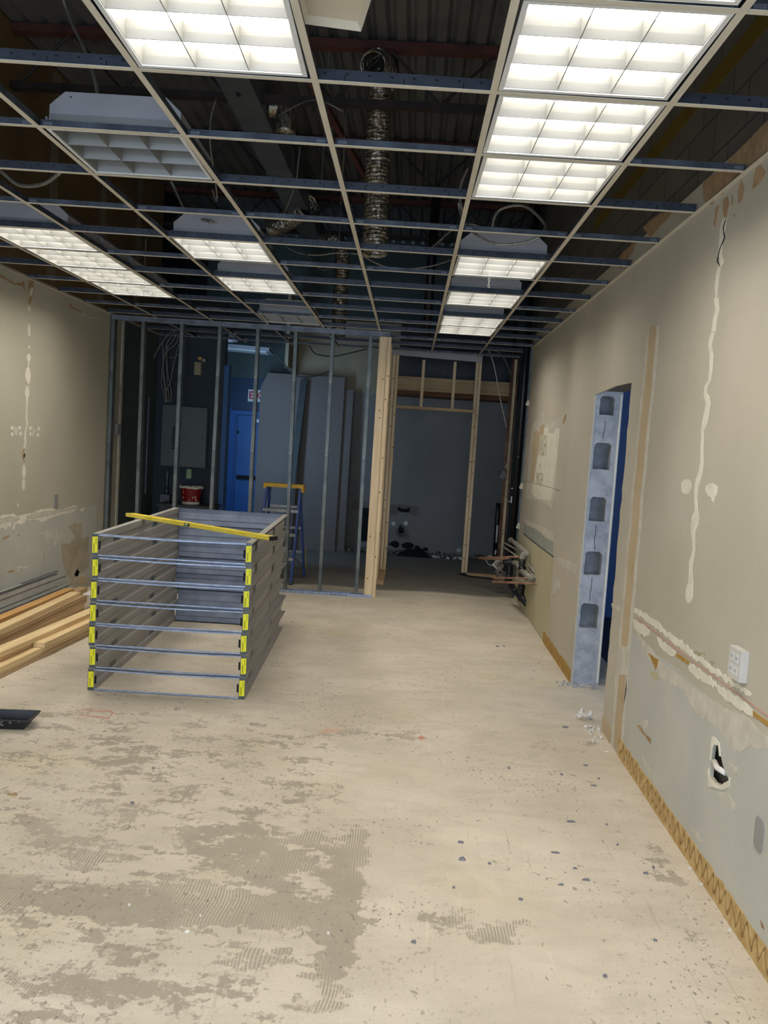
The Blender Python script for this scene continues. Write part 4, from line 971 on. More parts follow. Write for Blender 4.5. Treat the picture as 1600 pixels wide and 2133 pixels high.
# right side: stud with copper lines, black stack
q0, q1 = U(1077, 745, Y=11.3), U(1046, 1140, Y=11.3)
wood('wood_stud', 'wood stud at the pipe chase right of the back doorway', q1.x-.019, q1.x+.019, 11.3, 11.39, .04, H+.02)
xs_ = q1.x
for i, dx in enumerate((-.055, -.035, .035)):
    tag(MB().tube([(xs_+dx, 11.27, .0), (xs_+dx, 11.27, 3.1)], .009, 8).build('copper_pipe', M['copper'], smooth=True),
        ['leftmost upright copper pipe beside the pipe chase stud', 'second upright copper pipe beside the pipe chase stud', 'upright copper pipe right of the pipe chase stud'][i], 'pipe', 'upright copper pipes')
t = thing('vent_stack', 'tall black drain vent stack at the far end of the right wall', 'pipe', (1.265, 10.05, 0))
MB().tube([(0,0,.42),(0,0,4.6)], .038, 16).build('pipe', M['black'], t, smooth=True)
for z in (.62, 1.63): MB().tube([(0,0,z),(0,0,z+.06)], .044, 16).build('coupling', M['black'], t, smooth=True)
MB().box(-.06, .15, -.002, .002, 1.28, 1.29).build('strap', M['alu'], t)
struct(MB().box(XR-.02, XR+.012, 9.84, 9.87, 0, H).build('trim_stud_end', M['galv_dark']))
t = MB()
for z in (2.30, 1.33, .86): t.obox((XR-.012, 9.80, z), (.035, .03, .06), Euler((.4, .3, .2)).to_matrix())
tag(t.build('plaster_lump', M['compound']), 'white lumps of plaster stuck along the far edge of the right wall', 'plaster')
# electrical box hanging on cable
p = U(1047, 989, Y=11.0)
t = thing('junction_box', 'steel junction box hanging tilted from a cable beside the copper pipes', 'junction box', p)
MB().obox((0,0,0), (.085,.045,.13), Euler((0, .32, .3)).to_matrix()).build('box', M['galv'], t)
MB().obox((.005,-.026,0), (.07,.004,.11), Euler((0, .32, .3)).to_matrix()).build('cover', M['alu'], t)
cable('white_cable', [(1018,728,11.0),(1030,765,11.0),(1042,830,11.0),(1052,875,11.0),(1055,890,11.0)], .006, 'pale cable hanging from the grid toward the copper pipes', 'compound' , n=8)
cable('white_cable', [(1020,728,11.1),(1040,735,11.1),(1055,755,11.1),(1065,783,11.1)], .005, 'second pale cable arching to the pipe chase stud', 'cable')
cable('white_cable', [(1064,900,11.1),(1063,930,11.1),(1060,955,11.05),(1053,975,11.0)], .008, 'cable entering the hanging junction box', 'compound_dim')
p = U(1067, 1041, Y=10.4)
t = thing('wall_valve', 'white topped valve beside the black vent stack', 'valve', p)
MB().box(-.018, .018, -.02, .02, -.04, .04).build('handle', M['white'], t)
MB().tube([(-.09, 0, -.03), (-.02, 0, -.02)], .009, 6).build('stem', M['alu'], t)
t = tag(MB().tube([U(1039, 1048, Y=11.6), U(1036, 1080, Y=11.6), U(1031, 1160, Y=11.6)], .035, 12).build('riser_pipe', M['black'], smooth=True), 'black riser pipe with white tape left of the pipe chase stud', 'pipe')
for a, b_ in (((1036.5,1094),(1034,1130)), ((1033,1146),(1031.5,1156))):
    MB().tube([U(a[0], a[1], Y=11.56), U(b_[0], b_[1], Y=11.56)], .014, 6).build('tape', M['white'], t, smooth=True)

# drain and supply pipes sticking out of the right wall
PX = lambda x, y: (980+x*.1312, 1000+y*.1312)
def pipe(name, pts, r, mat, label, group='capped pipes on the right wall', n=1, seg=8, cat='pipe', ends=None):
    P = [U(*PX(p[0], p[1]), Y=p[2]) for p in pts]
    if n > 1: P = spline(P, n)
    t = thing(name, label, cat, P[0], 0, group)
    MB().tube([q-P[0] for q in P], r, 14).build('pipe', M[mat], t, smooth=True)
    for k in (ends or []):
        a, d = P[k], (P[min(k+1, len(P)-1)]-P[max(k-1, 0)]).normalized()
        MB().tube([a-P[0]-d*.02, a-P[0]+d*.02], r*1.22, 14).build('coupling', M['black' if mat == 'black' else 'greypipe'], t, smooth=True)
    return t
pipe('drain_pipe', [(645,955,9.8),(720,1010,9.5),(900,1150,8.9)], .026, 'greypipe', 'pale grey drain pipe sloping from the vent stack toward the camera', ends=[0])
pipe('drain_elbow', [(925,1170,8.75),(880,1175,8.75),(835,1190,8.75),(820,1260,8.75)], .030, 'greypipe', 'large grey drain elbow on top of the black branch pipe', n=5)
pipe('branch_pipe', [(820,1250,8.75),(818,1400,8.75),(810,1700,8.75),(808,1830,8.75)], .033, 'black', 'black vertical branch pipe below the grey elbow', ends=[1, 2])
pipe('drain_stub', [(810,1440,8.75),(900,1510,8.5),(980,1565,8.3)], .029, 'greypipe', 'fat grey stub running down from the black branch to the wall')
pipe('drain_pipe', [(690,1600,8.9),(850,1600,8.6),(1020,1598,8.35)], .020, 'greypipe', 'mottled grey horizontal pipe between the two copper lines')
pipe('branch_pipe', [(640,1190,9.7),(630,1340,9.7),(610,1530,9.7),(600,1600,9.7)], .034, 'black', 'black upright pipe behind the grey elbow', ends=[2])
pipe('branch_pipe', [(520,1300,9.7),(600,1310,9.7),(690,1310,9.6)], .030, 'black', 'short black horizontal pipe left of the branch')
pipe('drain_pipe', [(690,1310,9.5),(740,1320,9.2),(780,1380,8.9)], .026, 'greypipe', 'short grey connector curving into the branch', n=4)
pipe('drain_elbow', [(650,1680,9.3),(720,1770,9.1),(810,1870,8.95),(900,1965,8.82)], .036, 'black', 'black capped drain leg angled down to the floor by the wall', ends=[1, 2])
pipe('copper_pipe', [(130,1238,9.4),(480,1226,9.2),(780,1218,8.9)], .011, 'copper', 'upper copper stub reaching left from the pipe cluster', 'copper stubs')
pipe('copper_pipe', [(185,1256,9.6),(400,1252,9.5),(600,1250,9.3)], .009, 'copper', 'thin copper stub just below the upper one', 'copper stubs')
pipe('copper_pipe', [(350,1550,8.7),(700,1556,8.5),(1085,1560,8.3)], .010, 'copper', 'upper of the two long low copper stubs', 'copper stubs')
pipe('copper_pipe', [(350,1612,8.6),(680,1628,8.4),(1060,1648,8.2),(1098,1660,8.2),(1095,1740,8.2)], .011, 'copper', 'lowest copper stub with a down-turned end at the wall', 'copper stubs')
pipe('supply_pipe', [(870,1270,8.8),(980,1410,8.5),(1085,1560,8.3)], .011, 'greypipe', 'thin pale supply pipe slanting down to the copper end', 'thin supply pipes')
pipe('supply_pipe', [(880,1380,8.8),(960,1470,8.5),(1030,1555,8.3)], .009, 'greypipe', 'second thin slanting supply pipe beside the fat stub', 'thin supply pipes')
pipe('supply_pipe', [(540,1000,9.8),(640,1050,9.7),(760,1120,9.4),(850,1180,9.0)], .010, 'greypipe', 'thin pale supply pipe behind the sloping drain', 'thin supply pipes')
pipe('supply_pipe', [(460,1066,9.9),(530,1066,9.8),(640,1140,9.6),(740,1210,9.2)], .009, 'greypipe', 'lower thin supply pipe bending behind the branch', 'thin supply pipes')
t = tag(MB().tube(path3([(250,1230),(262,1300),(310,1350),(390,1340),(400,1290),(330,1210),(280,1210)], 10.2, PX, 5), .008, 6).build('hose_loop', M['greypipe'], smooth=True), 'small pale hose loop hanging left of the pipe cluster', 'hose')
p = U(*PX(430, 1340), Y=10.2); tag(MB().obox(p, (.09, .03, .10), Euler((.2, .7, .1)).to_matrix()).build('rag', M['compound_dim']), 'pale rag scrap on the pipes', 'rag')
m = MB()
p = U(*PX(480, 1480), Y=10.0)
for i in range(9): m.obox(p+Vector((random.uniform(-.05,.05), 0, random.uniform(-.12,.14))), (.06,.03,.05), Euler((random.random(), random.random()*2, 0)).to_matrix())
tag(m.build('broken_plaster', M['soil']), 'broken mottled plaster chunk hanging behind the copper stubs', 'plaster')
w0 = U(*PX(-130, 1500), Z=.03)
tag(MB().tube(path3([(-180,1490,10.8),(0,1530,10.6),(150,1545,10.4),(300,1565,10.2),(470,1580,10.0)], None, PX, 5), .012, 6).build('black_hose', M['black'], smooth=True), 'black hose lying along the floor plate by the right jamb', 'hose')

# ------------------------------------------------------------------ back wall details
PB = lambda x, y: (750+x*.15625, 1000+y*.15625)
def BP(name, pts, mat, base=0, amp=.004, th=.002): return patch(name, pts, 'B', M[mat], wall_b, th, amp, .04, base, PB)
BP('plaster_patch', [(395,320),(560,330),(760,345),(798,360),(790,470),(720,480),(640,440),(520,430),(480,470),(395,470)], 'gypsum')
BP('wall_cutout', [(505,360),(540,360),(540,378),(635,380),(640,365),(668,367),(665,420),(635,430),(545,425),(535,410),(505,405)], 'dark', .002)
for pts in ([(400,830),(450,805),(500,815),(525,850),(510,890),(470,905),(430,880),(385,860)], [(545,860),(600,830),(680,835),(718,860),(710,900),(660,915),(600,910),(570,895)], [(725,880),(760,865),(800,890),(795,930),(740,935)], [(820,920),(860,895),(905,900),(912,940),(850,945)]):
    BP('broken_hole', pts, 'dark', .001, .012)
t = thing('flush_pipe', 'rusty flush pipe elbow sticking out of the back wall', 'pipe', U(*PB(545, 660), Y=YB-.03))
MB().tube(spline([(0,0,.07),(-.05,-.04,.04),(-.05,-.06,-.04),(0,-.06,-.09),(.05,-.04,-.03)], 5), .022, 10).build('elbow', M['soil'], t, smooth=True)
MB().tube([(0,0,-.01),(0,-.07,-.01)], .05, 12).build('flange', M['dark'], t, smooth=True)
for x, y, l in ((445,580,'left'), (612,575,'right'), (1318,935,'low far right')):
    p = U(*PB(x, y), Y=YB-.002)
    t = thing('wall_stop_valve', '%s chrome stop valve on the back wall' % l, 'valve', p, 0, 'chrome stop valves')
    MB().tube([(0,0,0),(0,-.006,0)], .035, 14).build('escutcheon', M['alu'], t)
    MB().tube([(0,-.006,0),(0,-.05,0)], .010, 8).build('stem', M['alu'], t)
rubble('rubble', 'dark and white rubble heaped along the foot of the back wall', -.35, 1.35, 12.95, 13.18, 160, .09, M['soil'])
rubble('rubble', 'white plaster crumbs scattered before the back wall', .2, .9, 12.85, 13.1, 50, .05, M['scrap_light'])
rubble('rubble', 'rubble under the leaning drywall sheets and stud wall gap', -1.05, -.4, 12.9, 13.18, 60, .08, M['soil'])
m = MB(); p = U(860, 1158, Z=0)
m.add([(p.x-.28,p.y-.1,.01),(p.x+.3,p.y-.15,.01),(p.x+.25,p.y+.15,.02),(p.x-.2,p.y+.15,.01),(p.x-.1,p.y,.10),(p.x+.12,p.y+.02,.13)], [(0,1,5,4),(1,2,5),(2,3,4,5),(3,0,4),(3,2,1,0)])
tag(m.build('plastic_sheet', M['black']), 'crumpled dark plastic sheet on the floor before the back wall', 'plastic sheet')
p = U(757, 1090, Y=YB-.004); tag(MB().box(p.x-.05, p.x+.12, YB-.02, YB-.002, p.z-.28, p.z+.25).build('wall_opening', M['dark']), 'black broken opening in the back wall behind the end post', 'opening')
p = U(742, 1052, Y=YB); MB().box(p.x-.06, p.x+.2, YB-.004, YB-.0005, p.z-.08, p.z+.07).build('plaster_patch', M['gypsum'], wall_b)

# ------------------------------------------------------------------ leaning drywall sheets
def lean_sheet(x0, x1, y, h, th, label, notch=False, tilt=.03):
    pr = [(x0, 0), (x1, 0), (x1, h)] + ([(x0+.10, h), (x0, h-.22)] if notch else [(x0, h)])
    m = MB(); n = len(pr)
    m.add([(a, y+b_*tilt, b_+.002) for a, b_ in pr]+[(a, y+th+b_*tilt, b_+.002) for a, b_ in pr], [tuple(range(n)), tuple(range(2*n-1, n-1, -1))]+[(i, i+n, (i+1) % n+n, (i+1) % n) for i in range(n)])
    return tag(m.build('drywall_sheet', M['gypsum']), label, 'drywall sheet', 'drywall sheets leaning at the back')
lean_sheet(-2.42, -1.12, 12.86, 2.70, .013, 'front grey drywall sheet leaning at the back, its top left corner cut off', True)
lean_sheet(-2.36, -.98, 12.92, 2.52, .013, 'drywall sheet behind the front one, showing past its right edge', False)
q = U(615, 900, Y=12.6)
tag(MB().bar((q.x-.07, 12.50, .0), (q.x+.06, 12.82, 2.62), .10, .03, (0,1,0)).build('steel_channel', M['channel_dark']), 'dark steel channel leaning upright against the drywall sheets', 'steel channel')
# ------------------------------------------------------------------ ladder
t = thing('step_ladder', 'blue fibreglass step ladder with yellow top behind the steel frames', 'ladder', (-1.55, 9.8, 0))
FT = [(-.27, -.14), (.21, -.14)]; TT = [(-.155, .12), (.235, .12)]
zt = 1.13
FB = [((-.27,-.13),(-.15,.06)), ((.215,-.13),(.245,.06))]
for i, ((bx, by), (tx, ty)) in enumerate(FB):
    r_ = MB().bar((bx, by, .02), (tx, ty, zt), .028, .075, (0,1,0)).build('front_rail', M['ladderblue'], t)
    MB().box(bx-.02, bx+.02, by-.045, by+.045, 0, .035).build('foot', M['galv_dark'], r_)
for i, ((bx, by), (tx, ty)) in enumerate([((-.20,.43),(-.13,.11)), ((.30,.43),(.235,.11))]):
    r_ = MB().bar((bx, by, .02), (tx, ty, zt-.02), .022, .05, (0,1,0)).build('rear_rail', M['ladderblue'], t)
    MB().box(bx-.02, bx+.02, by-.03, by+.03, 0, .03).build('foot', M['galv_dark'], r_)
MB().bar((.315,.45,.10),(.30,.42,.38), .006, .02, (0,1,0)).build('rail_label', M['capyel'], t)
for z in (.28, .56, .84):
    f_ = z/zt; y = -.13+.19*f_; xa = -.27+.12*f_; xb = .215+.03*f_
    MB().box(xa, xb, y-.04, y+.04, z, z+.035).build('step', M['alu'], t)
for z in (.32, .62, .88):
    f_ = z/zt; y = .43-.32*f_; MB().box(-.20+.07*f_, .30-.065*f_, y-.01, y+.01, z, z+.03).build('rear_brace', M['alu'], t)
MB().bar((.20,-.10,.36),(.28,.40,.14), .008, .016).build('diagonal_brace', M['alu'], t)
MB().bar((-.22,-.10,.36),(-.19,.40,.14), .008, .016).build('diagonal_brace', M['alu'], t)
MB().prism([(-.19,zt+.045),(.285,zt+.045),(.285,zt-.045),(.262,zt-.045),(.262,zt),(-.165,zt),(-.165,zt-.02),(-.19,zt-.02)], -.0, .17, 'y').build('top_cap', M['capyel'], t)

# ------------------------------------------------------------------ electrical corner
PE = lambda x, y: (320+x/5.204, 660+y/5.204)
YP = 10.8
def rectp(c0, c1, Y):
    a, b_ = U(*PE(*c0), Y=Y), U(*PE(*c1), Y=Y); return a.x, b_.x, b_.z, a.z
x0, x1, z0, z1 = rectp((95,950),(555,1640), YP-.14)
t = thing('electrical_panel', 'grey electrical panel on the dark back-left wall', 'electrical panel', (x0, YP, z0))
x0p = max(x0, XL+.01)-x0
MB().box(x0p, .22, -.12, -.002, 0, z1-z0).build('breaker_section', M['panelgrey'], t)
MB().box(.225, x1-x0, -.14, -.002, 0, z1-z0-.01).build('door', M['panelgrey'], t)
m = MB()
for k in range(10): m.box(.14, .19, -.128, -.12, .22+.03*k, .235+.03*k)
m.build('breaker', M['dark'], t)
MB().box(x1-x0-.045, x1-x0-.035, -.143, -.14, .36, .38).build('latch', M['dark'], t)
p = U(*PE(80, 900), Y=YP-.02); tag(MB().box(XL+.005, XL+.02, YP-.35, YP-.32, .9, 2.12).build('steel_strip', M['galv']), 'thin upright steel strip left of the electrical panel', 'steel strip')
a, b_ = U(*PE(150, 1640), Y=YP-.06), U(*PE(148, 1900), Y=YP-.06)
t = thing('conduit', 'bright steel conduit and box below the electrical panel', 'conduit', (a.x, YP-.06, b_.z))
MB().tube([(0,0,0),(0,0,a.z-b_.z)], .018, 10).build('pipe', M['galv'], t, smooth=True)
MB().tube([(0,0,-.03),(0,0,.06)], .026, 10).build('connector', M['galv_dark'], t, smooth=True)
MB().box(-.06, .06, -.07, .05, -.30, -.03).build('box', M['galv'], t)
wire = [[(240,150),(180,230),(130,330),(105,480),(85,700),(110,820),(120,930)], [(255,160),(210,260),(150,340),(140,500),(150,700),(165,850),(165,930)], [(270,170),(250,280),(170,350),(120,420),(105,600),(120,760),(140,930)],
        [(145,250),(145,450),(160,650),(190,800),(185,930)], [(100,260),(100,400),(110,600),(130,750),(150,930)], [(270,300),(240,420),(200,600),(185,700),(140,800),(130,930)], [(160,440),(220,440),(275,405)], [(240,140),(160,190),(60,330),(0,450)]]
for i, wpts in enumerate(wire):
    cable('thin_cable', wpts, .006, '%s strand of the grey cable bundle above the electrical panel' % ORD[i], 'cable', Y=YP-.08-.015*i, conv=PE, n=5, group='cables into the electrical panel')
cable('black_cable', [(380,200),(372,500),(362,700),(355,930)], .006, 'black upright cable above the panel door', 'cable_dark', Y=YP-.03, conv=PE, group='cables into the electrical panel')
x0, x1, z0, z1 = rectp((445,490),(510,632), YP-.05)
t = thing('emergency_light', 'beige emergency light with two round lamp heads on the dark wall', 'emergency light', (x0, YP, z0))
MB().box(0, x1-x0, -.06, -.001, 0, z1-z0).build('body', M['cream'], t)
for dx, dz in ((.07,.05),(.12,.03)):
    h_ = MB().tube([(dx, -.02, z1-z0+dz), (dx, -.07, z1-z0+dz)], .026, 12).build('lamp_head', M['cream'], t, smooth=True)
    MB().tube([(dx, -.0705, z1-z0+dz), (dx, -.073, z1-z0+dz)], .018, 12).build('lens', M['capyel'] if dx < .1 else M['plate'], h_)
x0, x1, z0, z1 = rectp((355,1650),(402,1755), YP-.02)
tag(MB().box(x0, x1, YP-.004, YP-.001, z0, z1).build('paper_tag', M['green_tag']), 'pale green paper tag under the electrical panel', 'tag')
# cabinet top with the bucket
cz = U(*PE(400, 2030), Y=10.45).z
t = thing('low_cabinet', 'dark grey cabinet under the electrical panel, carrying the red bucket', 'cabinet', (-2.82, 10.5, 0))
MB().box(-.30, .33, -.24, .26, 0, cz-.03).build('body', M['desk'], t)
MB().box(-.33, .36, -.27, .28, cz-.03, cz).build('top', M['desk'], t)
xa, xb = U(*PE(295, 1990), Y=10.45).x, U(*PE(490, 1990), Y=10.45).x
zb_ = cz; zt_ = U(*PE(400, 1850), Y=10.45).z; cxk = (xa+xb)/2; rb = (xb-xa)/2
t = thing('bucket', 'plaster-splashed red bucket standing on the dark cabinet', 'bucket', (cxk, 10.5, cz+.001))
hgt = zt_-cz
MB().tube([(0,0,0),(0,0,hgt)], lambda u: rb*(.92+.28*u), 20, caps=False).tube([(0,0,hgt*.9),(0,0,0.004)], lambda u: rb*(1.12-.25*u), 20).build('shell', M['red'], t, smooth=True)
MB().tube([(0,0,.0),(0,0,.03)], rb*.96, 20).build('plaster_ring', M['compound'], t)
m = MB()
for k in range(20):
    a = 2*math.pi*k/20; m.obox((rb*1.2*math.cos(a), rb*1.2*math.sin(a), hgt+random.uniform(-.008,.012)), (.045,.02,.022), Euler((0,0,a+1.57)).to_matrix())
for k in range(7):
    a = random.uniform(-2.6, -.5); z_ = random.uniform(.04, hgt-.03); rr_ = rb*(.92+.28*z_/hgt)+.001; m.obox((rr_*math.cos(a), rr_*math.sin(a), z_), (.008,.003,random.uniform(.02,.05)), Euler((0,0,a+1.57)).to_matrix())
m.build('plaster_splash', M['compound'], t)
# back-left blue door and exit sign
PDx0, PDx1 = U(493, 950, Y=YB).x, -1.95
t = thing('exit_door', 'blue steel exit door behind the metal studs', 'door', (PDx0, YB, 0))
wdt = .92
MB().box(0, wdt, -.045, -.002, .01, 2.03).build('leaf', M['blue'], t)
fr_ = MB()
for k, (xx, dd) in enumerate(((-.065,.06),(-.13,.03))):
    fr_.box(xx, xx+.022, -dd, -.001, 0, 2.1+.05*k)
fr_.box(-.12, -.02, -.02, -.001, 0, 2.1); fr_.box(-.12, wdt+.1, -.05, -.001, 2.04, 2.10); fr_.box(wdt+.01, wdt+.06, -.05, -.001, 0, 2.1)
fr_.build('frame', M['blue'], t)
MB().box(.03, wdt-.05, -.10, -.05, 1.02, 1.08).build('panic_bar', M['dark'], t)
MB().box(.0, .03, -.06, -.045, 1.74, 1.78).build('hinge', M['dark'], t)
c_ = MB().box(.24, .48, -.11, -.045, 1.93, 1.98).build('door_closer', M['alu'], t)
struct_ = None
p = U(519, 825, Y=YB-.03)
t = thing('exit_sign', 'white EXIT sign with red letters above the blue door', 'sign', (p.x-.015, YB-.002, p.z-.085))
MB().box(0, .36, -.04, 0, 0, .19).build('box', M['white'], t)
m4 = Matrix(((1,0,0,.18),(0,0,-1,-.0405),(0,1,0,.095),(0,0,0,1)))
text_mesh('letters', 'EXIT', .165, M['redsign'], m4, t, .001, .004)
p = U(*PE(785, 1330), Y=YB); tag(MB().box(p.x-.035, p.x+.035, YB-.008, YB-.001, p.z-.055, p.z+.055).build('switch_plate', M['blue']), 'blue painted switch plate left of the exit door', 'switch plate')
p = U(*PE(230, 810), X=XL); 
p = U(266, 895, X=XL+.02); tag(MB().box(XL+.013, XL+.04, 9.30, 9.42, p.z-.06, p.z+.06).build('junction_box', M['plate']), 'small grey square box on the corner bead behind the first stud', 'junction box')
tag(MB().tube([(XL+.02, 9.36, p.z+.06), (XL+.02, 9.40, p.z+.5)], .004, 5).build('thin_cable', M['cable']), 'thin wire rising from the small square box', 'cable', 'cables above the grid')
# loose white fixtures over the corridor
for i, (x, y, Y, w_, d_, tl, l) in enumerate(((430, 700, 11.4, .75, .6, .12, 'large white fixture tray hanging over the corridor behind the studs'), (500, 728, 12.5, .95, .55, .05, 'smaller white fixture tray hanging farther back over the corridor'))):
    p = U(x, y, Y=Y); t = thing('fixture_tray', l, 'light fixture', p, .03, 'loose fixture trays')
    MB().bar((-w_/2, 0, .03), (w_/2, 0, 0), d_, .05).build('pan', M['fixture'], t)
    for wx in (-.3, .3): MB().tube([(wx, 0, .03), (wx, 0, ZR-p.z)], .002, 4).build('hanger_wire', M['cable'], t)
    MB().bar((-w_/2+.05, 0, -.001), (w_/2-.05, 0, -.03), d_*.7, .02).build('lens', M['white'], t)
cable('black_cable', [(920,240),(1040,340),(1180,520),(1300,660),(1400,715),(1500,715),(1600,700),(1750,650)], .010, 'thick black cable sagging in front of the drywall sheets', 'cable_dark', Y=11.5, conv=lambda x, y: (380+x/5.714, 660+y/5.714), group='cables behind the stud wall')
cable('black_cable', [(1510,350),(1560,420),(1620,450),(1800,470),(2000,430),(2200,380)], .008, 'second black cable over the drywall sheets near the end post', 'cable_dark', Y=11.0, conv=lambda x, y: (380+x/5.714, 660+y/5.714), group='cables behind the stud wall')

# ------------------------------------------------------------------ stack of seven steel frames
FWd, FLn, FHt = 1.025, 2.17, .1478
c0 = Vector((-2.015, 5.235, 0)); rz0 = .04
def steel_frame(label, kinks=()):
    t = thing('stud_assembly', label, 'steel stud frame', (0, 0, 0), 0, 'stacked steel stud frames')
    h = FHt-.002; fl = .042
    for s in (-1, 1):
        xo = FWd/2*s; xw = xo-fl*s     # flange tip outside, web inside
        prof = [(xo, .005), (xo, .001), (xw, .001), (xw, h*.30), (xw+.010*s, h*.37), (xw+.010*s, h*.63), (xw, h*.70), (xw, h-.001), (xo, h-.001), (xo, h-.005)]
        hs = [(a, a+.09) for a in (.36, 1.35)]
        o = MB().sheet(prof, 0, FLn, .0018, hs, 4).build('side_stud', M['galv_dull'], t)
        MB().box(xo-.001*s, xw+.002*s, -.0022, -.0004, .004, h-.004).build('end_clip', M['galv_dark'], o)
        for ha, hb in hs: MB().box(xw+.009*s, xw+.011*s, ha-.02, hb+.02, h*.3, h*.7).build('hole_shade_plate', M['galv_dark'], o)  # dark plate added at each hole to stand for the shade inside
        sx = xo-fl*.5*s
        st = MB().add([(sx-.016, -.0036, .022), (sx+.018, -.0036, .024), (sx+.016, -.0036, h-.018), (sx-.018, -.0036, h-.020), (sx-.016, -.0024, .022), (sx+.018, -.0024, .024), (sx+.016, -.0024, h-.018), (sx-.018, -.0024, h-.020)],
                      [(0,1,2,3),(4,7,6,5),(0,4,5,1),(1,5,6,2),(2,6,7,3),(3,7,4,0)]).build('warning_sticker', M['label'], o)
        ink = MB()
        for k in range(6): ink.box(sx+.004, sx+.009, -.0039, -.0036, h-.032-.006*k, h-.029-.006*k)
        for k in range(9): ink.box(sx-.008, sx-.002, -.0039, -.0036, .030+.006*k, .034+.006*k)
        ink.build('sticker_print', M['ink'], st)
        MB().box(xw-.001*s, xw-.013*s, .0, .004, h*.32, h*.68).build('dark_tab', M['dark'], o)
    x0, x1 = -FWd/2+fl, FWd/2-fl
    pr = [(FLn-.03, .001), (FLn, .001), (FLn, h*.30), (FLn-.005, h*.36), (FLn-.005, h*.66), (FLn, h*.72), (FLn, h-.001), (FLn-.03, h-.001)]
    bk = MB()
    for (ya, za), (yb_, zb_) in zip(pr, pr[1:]):
        bk.add([(x0,ya,za),(x1,ya,za),(x1,yb_,zb_),(x0,yb_,zb_)], [(0,1,2,3)]); bk.add([(x0,ya+.0016,za),(x1,ya+.0016,za),(x1,yb_+.0016,zb_),(x0,yb_+.0016,zb_)], [(3,2,1,0)])
    bk.build('rear_stud', M['rear_steel'], t)
    for nm, z in (('bottom', .003), ('top', h-.004)):
        sag = .006 if nm == 'top' else 0
        P = [Vector((x0+(x1-x0)*k/6, .002, z-sag*math.sin(math.pi*k/6))) for k in range(7)]
        m = MB()
        for a, b_ in zip(P, P[1:]):
            m.bar(a+Vector((0,.015,0)), b_+Vector((0,.015,0)), .032, .0022); m.bar(a+Vector((0,0,(-1 if nm == 'top' else 1)*.004)), b_+Vector((0,0,(-1 if nm == 'top' else 1)*.004)), .002, .009)
        m.build('front_rail', M['bluesteel'], t)
    return t
proto = None
names = ['bottom steel frame of the stack, resting on the floor', 'second steel frame from the floor in the stack', 'third steel frame from the floor in the stack', 'middle steel frame of the seven in the stack',
         'third steel frame from the top of the stack', 'second steel frame from the top of the stack', 'top steel frame of the stack, carrying the yellow level']
jx = [0.0, .004, -.003, .006, .002, .010, .004]; jy = [.01, .01, .01, -.01, .0, -.01, -.01]
# the origin of a frame is the middle of its front edge
ca, sa = math.cos(rz0), math.sin(rz0)
mid = c0+Vector((ca*FWd/2, sa*FWd/2, 0))
for i in range(7):
    loc = (mid.x+jx[i], mid.y+jy[i], .001+FHt*i)
    if i == 0:
        proto = steel_frame(names[0]); proto.location = loc; proto.rotation_euler = (0, 0, rz0)
    else:
        dup(proto, loc, rz0+random.uniform(-.006, .006), names[i])
# spirit level
ztop = .001+FHt*7+.0005
a, b_ = U(268, 1070, Z=ztop+.02), U(572, 1120, Z=ztop+.02)
dv = b_-a; ln = dv.length
t = thing('spirit_level', 'long yellow spirit level lying diagonally across the top steel frame', 'spirit level', (a.x, a.y, ztop+.001), math.atan2(dv.y, dv.x))
pr = [(-.030,0),(-.030,.026),(-.022,.026),(-.018,.019),(.018,.019),(.022,.026),(.030,.026),(.030,0),(.022,0),(.018,.005),(-.018,.005),(-.022,0)]
MB().prism(pr, .012, ln-.02, 'x').build('beam', M['levelyel'], t)
for xx in (.15, .33, .66, .86, .97):
    MB().box(ln*xx-.035, ln*xx+.035, -.012, .012, .0191, .0215).build('hand_slot', M['black'], t)
v_ = MB().box(ln*.46-.03, ln*.46+.03, -.0315, .0, .003, .024).build('vial_holder', M['black'], t)
MB().tube([(ln*.46-.014, -.033, .014), (ln*.46+.014, -.033, .014)], .006, 8).build('vial', M['green_tag'], v_, smooth=True)
MB().box(0, .012, -.029, .029, .001, .025).build('end_cap', M['paper'], t)
MB().box(ln-.02, ln, -.03, .03, .0, .0265).build('end_cap', M['black'], t)

# ------------------------------------------------------------------ lumber and steel along the left wall
def board(x, z, y0, y1, label, wd=.089, th=.038, mat='pine', yaw=.0, group='two-by-four boards on the left'):
    L_ = y1-y0
    o = MB().box(-wd/2, wd/2, -L_, 0, 0, th).build('lumber_board', M[mat]); o.location = (x, y1, z); o.rotation_euler = (0, 0, yaw)
    bv = o.modifiers.new('b', 'BEVEL'); bv.width = .003; bv.segments = 2
    return tag(o, label, 'board', group)
T = .0385
def fx(x, y1): return x+(y1-5.5)*.064
for x, z, y0, y1, l, w_, m_ in ((-2.68,0,4.2,7.3,'lowest board at the front edge of the pile, on the floor',.089,'pine_dark'), (-2.685,1,4.3,7.2,'second layer board at the front edge of the pile',.089,'pine'),
        (-2.665,2,5.9,7.7,'board whose sawn end faces the camera on top of the front edge',.089,'pine'), (-2.785,0,4.2,8.2,'bottom board second from the front edge',.089,'pine_dark'),
        (-2.785,1,4.2,8.2,'second layer board second from the front edge',.089,'pine_dark'), (-2.765,2,4.4,8.2,'third layer board behind the sawn end',.089,'pine'),
        (-2.74,3,4.2,8.3,'pale top board with dark knots in front of the brown pile',.10,'pine')):
    board(fx(x, y1), z*T, y0, y1, l, w_, yaw=-.064, mat=m_)
for z, l in enumerate(('bottom board of the rear brown pile', 'second board up in the rear brown pile', 'third board up in the rear brown pile', 'fourth board up in the rear brown pile')):
    board(-2.985+.004*(z % 2), z*T, 5.0, 7.5, l, mat='pine_dark', yaw=.01)
board(-3.0, 4*T, 5.0, 7.45, 'top board of the rear pile with a knot near the photo edge', yaw=.02)
